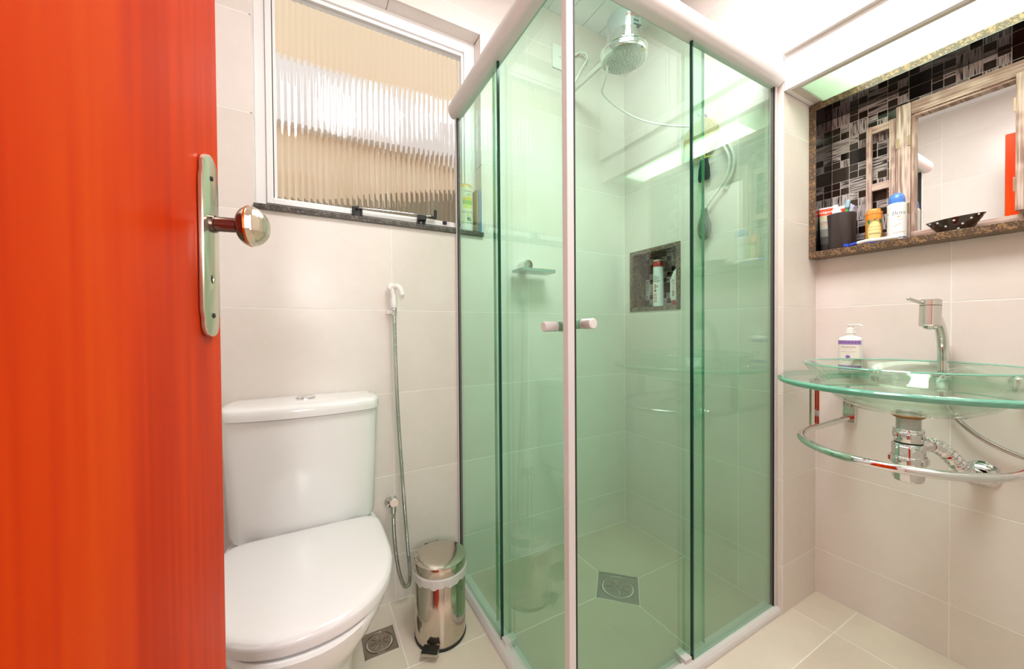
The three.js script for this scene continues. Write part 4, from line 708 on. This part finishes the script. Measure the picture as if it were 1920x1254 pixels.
{ // mirror in an old whitewashed window frame with two small shutters folded back
  const t = thing('mirror', 'mirror in a whitewashed wooden window frame with open shutters inside the niche', 'mirror', [0.29, 1.27, 1.06]);
  const [y0, y1, z0, z1] = [1.2675, 1.711, 0.929, 1.212], x0 = 0.2665, x1 = 0.2985;
  part(t, 'glass', box(0.288, 0.292, y0 + 0.02, y1 - 0.02, z0 + 0.02, z1 - 0.02), M.mirror);
  part(t, 'stile', box(x0, x1, y0, y1, z0, z0 + 0.034, 0.003), M.washV); part(t, 'stile', box(x0, x1, y0, y1, z1 - 0.034, z1, 0.003), M.washV);
  part(t, 'rail', box(x0 + 0.001, x1, y1 - 0.040, y1, z0 + 0.034, z1 - 0.034, 0.003), M.washH); part(t, 'rail', box(x0 + 0.001, x1, y0, y0 + 0.030, z0 + 0.034, z1 - 0.034, 0.003), M.washH);
  part(t, 'inner_moulding', [box(x0 + 0.006, x1, y0 + 0.03, y1 - 0.04, z0 + 0.034, z0 + 0.042, 0.002), box(x0 + 0.006, x1, y0 + 0.03, y1 - 0.04, z1 - 0.042, z1 - 0.034, 0.002)], M.washV);
  part(t, 'inner_moulding', box(x0 + 0.006, x1, y1 - 0.047, y1 - 0.04, z0 + 0.04, z1 - 0.04, 0.002), M.washH);
  const shutter = (za, zb, hingeZ, yt, yb, xa, xb) => {
    const s = new THREE.Group(); s.name = 'shutter'; t.add(s);
    const w = 0.0145, bars = [yb + 0.014, yb + (yt - yb) * 0.47, yt - 0.014];
    part(s, 'shutter_stile', box(xa, xb, yb, yt, za, za + w, 0.002), M.washV); part(s, 'shutter_stile', box(xa, xb, yb, yt, zb - w - 0.002, zb, 0.002), M.washV);
    for (const y of bars) part(s, 'shutter_rail', box(xa + 0.001, xb, y - 0.0125, y + 0.0125, za + w, zb - w - 0.002, 0.002), M.washH);
    return s;
  };
  shutter(0.853, 0.9275, 0.928, 1.680, 1.285, 0.272, 0.286);
  shutter(1.166, 1.243, 1.212, 1.672, 1.304, 0.250, 0.264);
  for (const y of [1.375, 1.590]) {
    part(t, 'hinge', [box(0.2652, 0.2662, y - 0.016, y + 0.016, 0.9305, 0.9385, 0.0004), tube([[0.2650, y - 0.016, 0.930], [0.2650, y + 0.016, 0.930]], 0.0020, 3, 8)], M.brass);
    part(t, 'hinge', [box(0.2652, 0.2662, y - 0.016, y + 0.016, 0.9555, 0.9605, 0.0004), tube([[0.2650, y - 0.016, 0.961], [0.2650, y + 0.016, 0.961]], 0.0020, 3, 8)], M.brass);
    part(t, 'hinge', [box(0.2640, 0.2665, y - 0.014, y + 0.024, 1.1605, 1.1655, 0.0004)], M.brass);
  }
}
{ // white cabinet over the niche with a lit panel in its underside
  const t = thing('wall_cabinet', 'white cabinet filling the recess above the mosaic niche with a lit underside', 'cabinet', [0.11, 1.797, 1.09]);
  const z0 = 0.7275, z1 = ZF - 0.0015, yb = 1.7975;
  part(t, 'front', box(0.0005, 0.016, yb, 2.429, z0, z1, 0.001), M.cabinet);
  part(t, 'top', box(0.016, 0.2345, 2.41, 2.429, z0, z1), M.cabinet);
  part(t, 'side', box(0.016, 0.2345, yb, 2.41, z0, z0 + 0.014), M.cabinet); part(t, 'side', box(0.016, 0.2345, yb, 2.41, z1 - 0.014, z1), M.cabinet);
  part(t, 'shelf', box(0.016, 0.2345, 1.885, 1.90, z0 + 0.014, z1 - 0.014), M.cabinet);
  part(t, 'bottom_rail', box(0.016, 0.030, yb, yb + 0.014, z0 + 0.014, z1 - 0.014), M.cabinetEdge); part(t, 'bottom_rail', box(0.030, 0.2345, yb, yb + 0.014, z0 + 0.014, z0 + 0.034), M.cabinetEdge); part(t, 'bottom_rail', box(0.030, 0.2345, yb, yb + 0.014, z1 - 0.034, z1 - 0.014), M.cabinetEdge);
  part(t, 'bottom_rail', box(0.206, 0.2345, yb, yb + 0.014, z0 + 0.034, z1 - 0.034), M.cabinet);
  part(t, 'glass_panel', box(0.030, 0.206, yb + 0.005, yb + 0.009, z0 + 0.034, z1 - 0.034), M.frosted);
  part(t, 'light_tube', tube([[0.11, 1.862, 0.87], [0.11, 1.862, 1.39]], 0.012, 4, 20), M.tubeGlow);
  for (const z of [0.862, 1.398]) part(t, 'tube_socket', box(0.096, 0.124, 1.846, 1.884, z - 0.008, z + 0.008, 0.003), M.whitePlastic);
  const d = part(t, 'door', box(-0.0185, -0.0005, 1.913, 2.427, z0 + 0.004, 1.085, 0.001), M.cabinet); const d2 = part(t, 'door', box(-0.0185, -0.0005, 1.913, 2.427, 1.089, z1, 0.001), M.cabinet);
  part(d, 'edge_band', box(-0.0180, -0.0010, 1.9120, 1.9135, z0 + 0.005, 1.084), M.cabinetEdge); part(d2, 'edge_band', box(-0.0180, -0.0010, 1.9120, 1.9135, 1.090, z1), M.cabinetEdge);
}

// ---------------------------------------------------------------- toiletries in the niche
const SY = NY0 + 0.0004;
function tubeBody(y0, y1, at, w, d, turn, lean, mat, parent, name) { // flat-ended squeeze tube, crimp at y1
  const N = 28, ring = (y, a, b) => Array.from({ length: N }, (_, i) => { const k = i / N * Math.PI * 2; return V3(b * Math.cos(k), y, a * Math.sin(k)); });
  const g = loft([ring(y0, w * 0.74, d), ring(y0 + (y1 - y0) * 0.35, w * 0.84, d * 0.86), ring(y0 + (y1 - y0) * 0.75, w * 0.95, d * 0.42), ring(y1 - 0.012, w, 0.0022), ring(y1, w, 0.0012)]);
  g.rotateY(turn); g.rotateX(lean[0]); g.rotateZ(lean[1]); return part(parent, name, g.translate(...at), mat);
}
{
  const cupC = [0.232, SY, 0.7985];
  // toothpaste tube standing on its cap in the corner
  const t = thing('toothpaste_tube', 'silver and red toothpaste tube standing on its cap in the niche corner', 'toothpaste', [0.205, SY, 0.765]);
  const art = print(256, 512, (x, w, h) => { const g = ['#3a3b3a', '#6c6e69', '#9b9d92', '#a9aa9d']; g.forEach((c, i) => { x.fillStyle = c; x.fillRect(0, h - (i + 1) * 105, w, 106); }); x.fillStyle = '#d8442c'; x.fillRect(0, 18, w, 92); x.fillStyle = '#e6e2da'; x.fillRect(0, 0, w, 18); for (const cx of [64, 192]) { text(x, 'Colgate', cx, 66, 34, '#f5ddd0', 'sans-serif', 'bold'); x.strokeStyle = '#d8b23c'; x.lineWidth = 9; x.beginPath(); x.arc(cx, 175, 32, 2.6, 6.6); x.stroke(); x.strokeStyle = '#3c5c9c'; x.beginPath(); x.arc(cx, 170, 34, 0.3, 2.2); x.stroke(); x.fillStyle = '#c8773a'; x.fillRect(cx - 34, 222, 66, 12); } });
  const N = 32, rows = [[0.024, 0.0150, 0.0135], [0.05, 0.0158, 0.0125], [0.10, 0.0172, 0.0080], [0.142, 0.0185, 0.0022], [0.156, 0.0185, 0.0012]], pos = [], uv = [], idx = [];
  rows.forEach(([y, w, d]) => { for (let i = 0; i <= N; i++) { const k = i / N * Math.PI * 2, px = d * Math.cos(k), pz = w * Math.sin(k); pos.push(px * Math.cos(0.3) + pz * Math.sin(0.3), y, -px * Math.sin(0.3) + pz * Math.cos(0.3)); uv.push(0.25 - i / N, (y - 0.024) / 0.132); } });
  for (let r = 0; r + 1 < rows.length; r++) for (let i = 0; i < N; i++) { const a = r * (N + 1) + i, b = a + N + 1; idx.push(a, b, a + 1, a + 1, b, b + 1); }
  const g = new THREE.BufferGeometry(); g.setAttribute('position', new THREE.Float32BufferAttribute(pos, 3)); g.setAttribute('uv', new THREE.Float32BufferAttribute(uv, 2)); g.setIndex(idx); g.computeVertexNormals();
  part(t, 'tube', g.translate(0.205, SY, 0.7665), S({ map: art, roughness: 0.35, metalness: 0.2, side: THREE.DoubleSide }));
  part(t, 'cap', lathe([[0, 0], [0.0135, 0], [0.014, 0.002], [0.0135, 0.0245], [0, 0.025]], 28, [0.205, SY, 0.7665]), M.black);
  // dark cup
  const c = thing('toothbrush_cup', 'dark metallic grey cup holding brushes and tubes in the niche', 'cup', cupC);
  part(c, 'cup', lathe([[0, 0.003], [0.038, 0.003], [0.0395, 0.124], [0.0405, 0.1255], [0.0415, 0.1245], [0.0412, 0.003], [0.040, 0], [0, 0]].reverse(), 56, cupC), S({ color: 0x4c4544, roughness: 0.42, metalness: 0.55 }));
  const IN = (x, y, z) => [cupC[0] + x, SY + y, cupC[2] + z];
  // things in the cup
  const w = thing('toothpaste_tube', 'white toothpaste tube with its white cap upward in the dark cup', 'toothpaste', IN(-0.01, 0.006, -0.004));
  const eo = (y, a, b, x, z) => Array.from({ length: 24 }, (_, i) => { const k = i / 24 * Math.PI * 2; return V3(cupC[0] + x + b * Math.cos(k), SY + y, cupC[2] + z + a * Math.sin(k)); });
  part(w, 'tube', loft([eo(0.006, 0.021, 0.0015, -0.006, -0.008), eo(0.06, 0.0205, 0.008, -0.009, -0.009), eo(0.128, 0.0185, 0.0115, -0.012, -0.010), eo(0.140, 0.0165, 0.0125, -0.0125, -0.0105), eo(0.1445, 0.010, 0.010, -0.0125, -0.0105)]), paint(0xd9dce6, 0.3));
  part(w, 'cap', lathe([[0, 0.1435], [0.0085, 0.1435], [0.0085, 0.158], [0.0075, 0.1595], [0, 0.1595]], 24, [cupC[0] - 0.0125, SY, cupC[2] - 0.0105]), M.whitePlastic);
  const r = thing('toothpaste_tube', 'red and white toothpaste tube standing crimp upward in the dark cup', 'toothpaste', IN(0.012, 0.006, 0.0));
  const art2 = print(256, 256, (x, W, H2) => { x.fillStyle = '#e23a32'; x.fillRect(0, 0, W, H2); x.fillStyle = '#f0ece8'; x.fillRect(0, 0, W, 40); for (const cx of [64, 192]) text(x, 'Colgate', cx, 116, 32, '#fbeae4', 'sans-serif', 'bold italic'); });
  const pos2 = [], uv2 = [], idx2 = []; const rows2 = [[0.006, 0.020, 0.012], [0.08, 0.0225, 0.009], [0.135, 0.025, 0.0022], [0.160, 0.025, 0.0012]];
  rows2.forEach(([y, a, d]) => { for (let i = 0; i <= N; i++) { const k = i / N * Math.PI * 2; pos2.push(cupC[0] + 0.014 + d * Math.cos(k), SY + y, cupC[2] + 0.002 + a * Math.sin(k)); uv2.push(0.25 - i / N, (y - 0.09) / 0.07); } });
  for (let q = 0; q + 1 < rows2.length; q++) for (let i = 0; i < N; i++) { const a = q * (N + 1) + i, b = a + N + 1; idx2.push(a, b, a + 1, a + 1, b, b + 1); }
  const g2 = new THREE.BufferGeometry(); g2.setAttribute('position', new THREE.Float32BufferAttribute(pos2, 3)); g2.setAttribute('uv', new THREE.Float32BufferAttribute(uv2, 2)); g2.setIndex(idx2); g2.computeVertexNormals();
  part(r, 'tube', g2, S({ map: art2, roughness: 0.35, side: THREE.DoubleSide }));
  const brush = (label, color, foot, top, headColor, wide) => {
    const b = thing('toothbrush', label, 'toothbrush', IN(...foot)); const A = V3(...IN(...foot)), B = V3(...IN(...top)), mid = A.clone().lerp(B, 0.72);
    part(b, 'handle', tube([A.toArray(), A.clone().lerp(B, 0.4).toArray(), mid.toArray(), B.toArray()], wide, 30, 12), color);
    const dir = B.clone().sub(A).normalize();
    part(b, 'bristles', [tube([B.clone().addScaledVector(dir, -0.012).add(V3(-0.004, 0, 0)).toArray(), B.clone().addScaledVector(dir, 0.006).add(V3(-0.004, 0, 0)).toArray()], wide * 1.25, 6, 10)], headColor);
  };
  brush('mint green toothbrush leaning out of the left of the dark cup', paint(0xb9d8c4), [0.01, 0.008, 0.012], [-0.022, 0.140, -0.043], M.whitePlastic, 0.0034);
  brush('bright green toothbrush upright in the back of the dark cup', paint(0x4db84e), [-0.004, 0.008, 0.000], [0.004, 0.160, 0.020], paint(0x9fc3d6), 0.0052);
  brush('lilac toothbrush leaning to the right in the dark cup', paint(0x9d8fcf), [0.004, 0.008, -0.008], [0.000, 0.139, 0.033], paint(0xb9c2e2), 0.0046);
}
{ // talc
  const P = [0.226, SY, 0.8885];
  const t = thing('talc_bottle', 'orange talc bottle with an oval cream label beside the dark cup', 'bottle', P);
  const art = print(512, 512, (x, w, h) => { x.fillStyle = '#e58a1e'; x.fillRect(0, 0, w, h); x.fillStyle = '#a79a5c'; x.fillRect(60, 20, 392, 492); x.fillStyle = '#2f6a4a'; for (const [a, b, r] of [[110, 60, 46], [400, 70, 50], [90, 470, 54], [420, 460, 48], [256, 40, 30], [256, 500, 26]]) { x.beginPath(); x.ellipse(a, b, r, r * 0.6, a * 0.01, 0, 7); x.fill(); } x.fillStyle = '#c9502a'; for (const [a, b] of [[150, 40], [360, 40], [330, 490], [140, 500], [256, 30]]) { x.beginPath(); x.arc(a, b, 16, 0, 7); x.fill(); }
    x.fillStyle = '#c8902c'; x.beginPath(); x.ellipse(256, 275, 176, 222, 0, 0, 7); x.fill(); x.fillStyle = '#f2dc9a'; x.beginPath(); x.ellipse(256, 275, 164, 208, 0, 0, 7); x.fill();
    text(x, 'POLVILHO', 256, 180, 40, '#6a5a34', 'sans-serif', '', 33); text(x, 'ANTISSÉPTICO', 256, 240, 34, '#6a5a34', 'sans-serif', '', 25); text(x, 'GRANADO', 256, 320, 52, '#4c4024', 'sans-serif', 'bold', 40); x.fillStyle = '#8a7440'; x.fillRect(180, 365, 150, 4); x.fillRect(200, 410, 110, 4); });
  part(t, 'body', lathe([[0, 0], [0.0195, 0], [0.0205, 0.002], [0.0205, 0.098], [0.0195, 0.1005], [0, 0.101]], 44, P), paint(0xe8892a, 0.35));
  part(t, 'label', new THREE.CylinderGeometry(0.0208, 0.0208, 0.082, 40, 1, true, Math.PI * 1.5 - 1.35 + 0.42, 2.7).translate(P[0], P[1] + 0.0445, P[2]), S({ map: art, roughness: 0.4 }));
  part(t, 'cap', lathe([[0.0198, 0.0985], [0.0215, 0.100], [0.0215, 0.107], [0.0170, 0.109], [0.0165, 0.1155], [0.0155, 0.117], [0, 0.1175]], 44, P), paint(0xef9c48, 0.35));
}
{ // deodorant
  const P = [0.226, SY, 0.9435];
  const t = thing('deodorant_can', 'white spray deodorant can with a domed blue cap in the niche', 'spray can', P);
  const R = 0.0222;
  part(t, 'foot', lathe([[0, 0], [R - 0.001, 0], [R, 0.0012]], 44, P), M.whitePlastic);
  const art = print(512, 1024, (x, w, h) => { x.fillStyle = '#f3f2f4'; x.fillRect(0, 0, w, h); x.fillStyle = '#3a4f92'; x.fillRect(0, 930, w, 44); x.fillStyle = '#e7e9f2'; x.fillRect(80, 946, 130, 14); x.fillRect(290, 944, 60, 18);
    text(x, 'Dove', w / 2, 230, 138, '#4a4a55', 'serif', 'italic'); x.fillStyle = '#d8a04a'; x.beginPath(); x.ellipse(w / 2 - 14, 345, 40, 13, -0.2, 0, 7); x.fill(); x.beginPath(); x.ellipse(w / 2 + 20, 332, 26, 9, -0.6, 0, 7); x.fill();
    text(x, 'original', w / 2, 430, 50, '#a6a3a6', 'sans-serif'); x.strokeStyle = '#e0a83a'; x.lineWidth = 14; x.beginPath(); x.moveTo(150, 640); x.quadraticCurveTo(190, 590, 290, 545); x.stroke(); x.strokeStyle = '#c3a58c'; x.lineWidth = 16; x.beginPath(); x.moveTo(120, 815); x.quadraticCurveTo(260, 790, 400, 795); x.stroke(); });
  part(t, 'body', new THREE.CylinderGeometry(R, R, 0.110, 56, 1, true, Math.PI * 1.5 - 0.72, Math.PI * 2).translate(P[0], P[1] + 0.0562, P[2]), (() => { art.repeat.set(2.6, 1); art.offset.set(0.0, 0); return S({ map: art, roughness: 0.28 }); })());
  part(t, 'shoulder', lathe([[R, 0.111], [0.0214, 0.1155], [0.0195, 0.119], [0.0188, 0.120]], 44, P), M.whitePlastic);
  part(t, 'cap', lathe([[0.0192, 0.119], [0.0192, 0.130], [0.0180, 0.139], [0.0150, 0.1465], [0.0100, 0.1515], [0.004, 0.1535], [0, 0.154]], 44, P), paint(0x4f86dc, 0.3));
}
{ // razor lying along the front of the shelf
  const t = thing('razor', 'blue and white disposable razor lying on the granite shelf edge', 'razor', [0.19, SY, 0.88]);
  part(t, 'grip', tube([[0.190, SY + 0.0085, 0.862], [0.1885, SY + 0.0105, 0.885], [0.187, SY + 0.0085, 0.915], [0.186, SY + 0.0068, 0.955]], 0.0062, 40, 14), paint(0xe6e4e0, 0.35));
  part(t, 'handle', tube([[0.190, SY + 0.0052, 0.838], [0.190, SY + 0.0075, 0.850], [0.190, SY + 0.0095, 0.866]], 0.0048, 20, 12), paint(0x2c50d0, 0.35));
  part(t, 'underside', tube([[0.1875, SY + 0.0032, 0.885], [0.187, SY + 0.003, 0.925]], 0.003, 8, 10), paint(0x3a55c8, 0.35));
  part(t, 'head', box(0.176, 0.206, SY, SY + 0.010, 0.826, 0.838, 0.002), paint(0x2c50d0, 0.35));
}
{ // dark polka-dot dish
  const P = [0.220, SY, 1.066];
  const t = thing('ceramic_dish', 'brown glazed boat-shaped dish with white dots in front of the mirror', 'dish', P);
  const N = 56, pt = (i, k) => { // k: 0 foot .. 1 rim
    const a = i / N * Math.PI * 2, c = Math.cos(a), s = Math.sin(a), L = 0.031 + 0.020 * k ** 0.8, W = 0.020 + 0.017 * k ** 0.7;
    const pinch = 1 + 0.13 * k * Math.abs(s) ** 8; const lift = k * (0.003 * Math.abs(s) ** 3 + 0.003 * s);
    return V3(P[0] + W * c * (1 - 0.12 * Math.abs(s) ** 4 * k), P[1] + 0.0012 + 0.036 * k + lift, P[2] + L * s * pinch);
  };
  const rings = []; for (const k of [0, 0.08, 0.25, 0.5, 0.75, 0.93, 1]) rings.push(Array.from({ length: N }, (_, i) => pt(i, k)));
  const inner = (k, d) => Array.from({ length: N }, (_, i) => { const p = pt(i, k); return V3(P[0] + (p.x - P[0]) * d, Math.max(P[1] + 0.005, p.y - (k > 0.97 ? 0 : 0.002)), P[2] + (p.z - P[2]) * d); });
  rings.push(inner(1, 0.955), inner(0.75, 0.90), inner(0.4, 0.86), inner(0.1, 0.82));
  part(t, 'bowl', loft(rings), paint(0x33221a, 0.1, { clearcoat: 0.6 }));
  for (const [i, k] of [[18, 0.9], [20.5, 0.72], [23.5, 0.42], [27, 0.75], [30.5, 0.42], [33.5, 0.8], [38, 0.86], [14.5, 0.85], [9, 0.8], [3, 0.7], [50, 0.75], [44, 0.6], [25, 0.12]]) {
    const p = pt(i, k), q = pt(i + 0.4, k), r = pt(i, Math.min(1, k + 0.04)), n = q.clone().sub(p).cross(r.clone().sub(p)).normalize(); if (n.dot(V3(p.x - P[0], 0, p.z - P[2])) < 0) n.negate();
    const g = new THREE.SphereGeometry(1, 14, 8).scale(0.0027, 0.0027, 0.0009).applyQuaternion(new THREE.Quaternion().setFromUnitVectors(V3(0, 0, 1), n)).translate(p.x, p.y, p.z);
    part(t, 'dot', g, M.whitePlastic);
  }
}
// ---------------------------------------------------------------- finish
scene.traverse((o) => { if (o.isMesh) o.castShadow = o.receiveShadow = true; });
renderer.render(scene, camera);
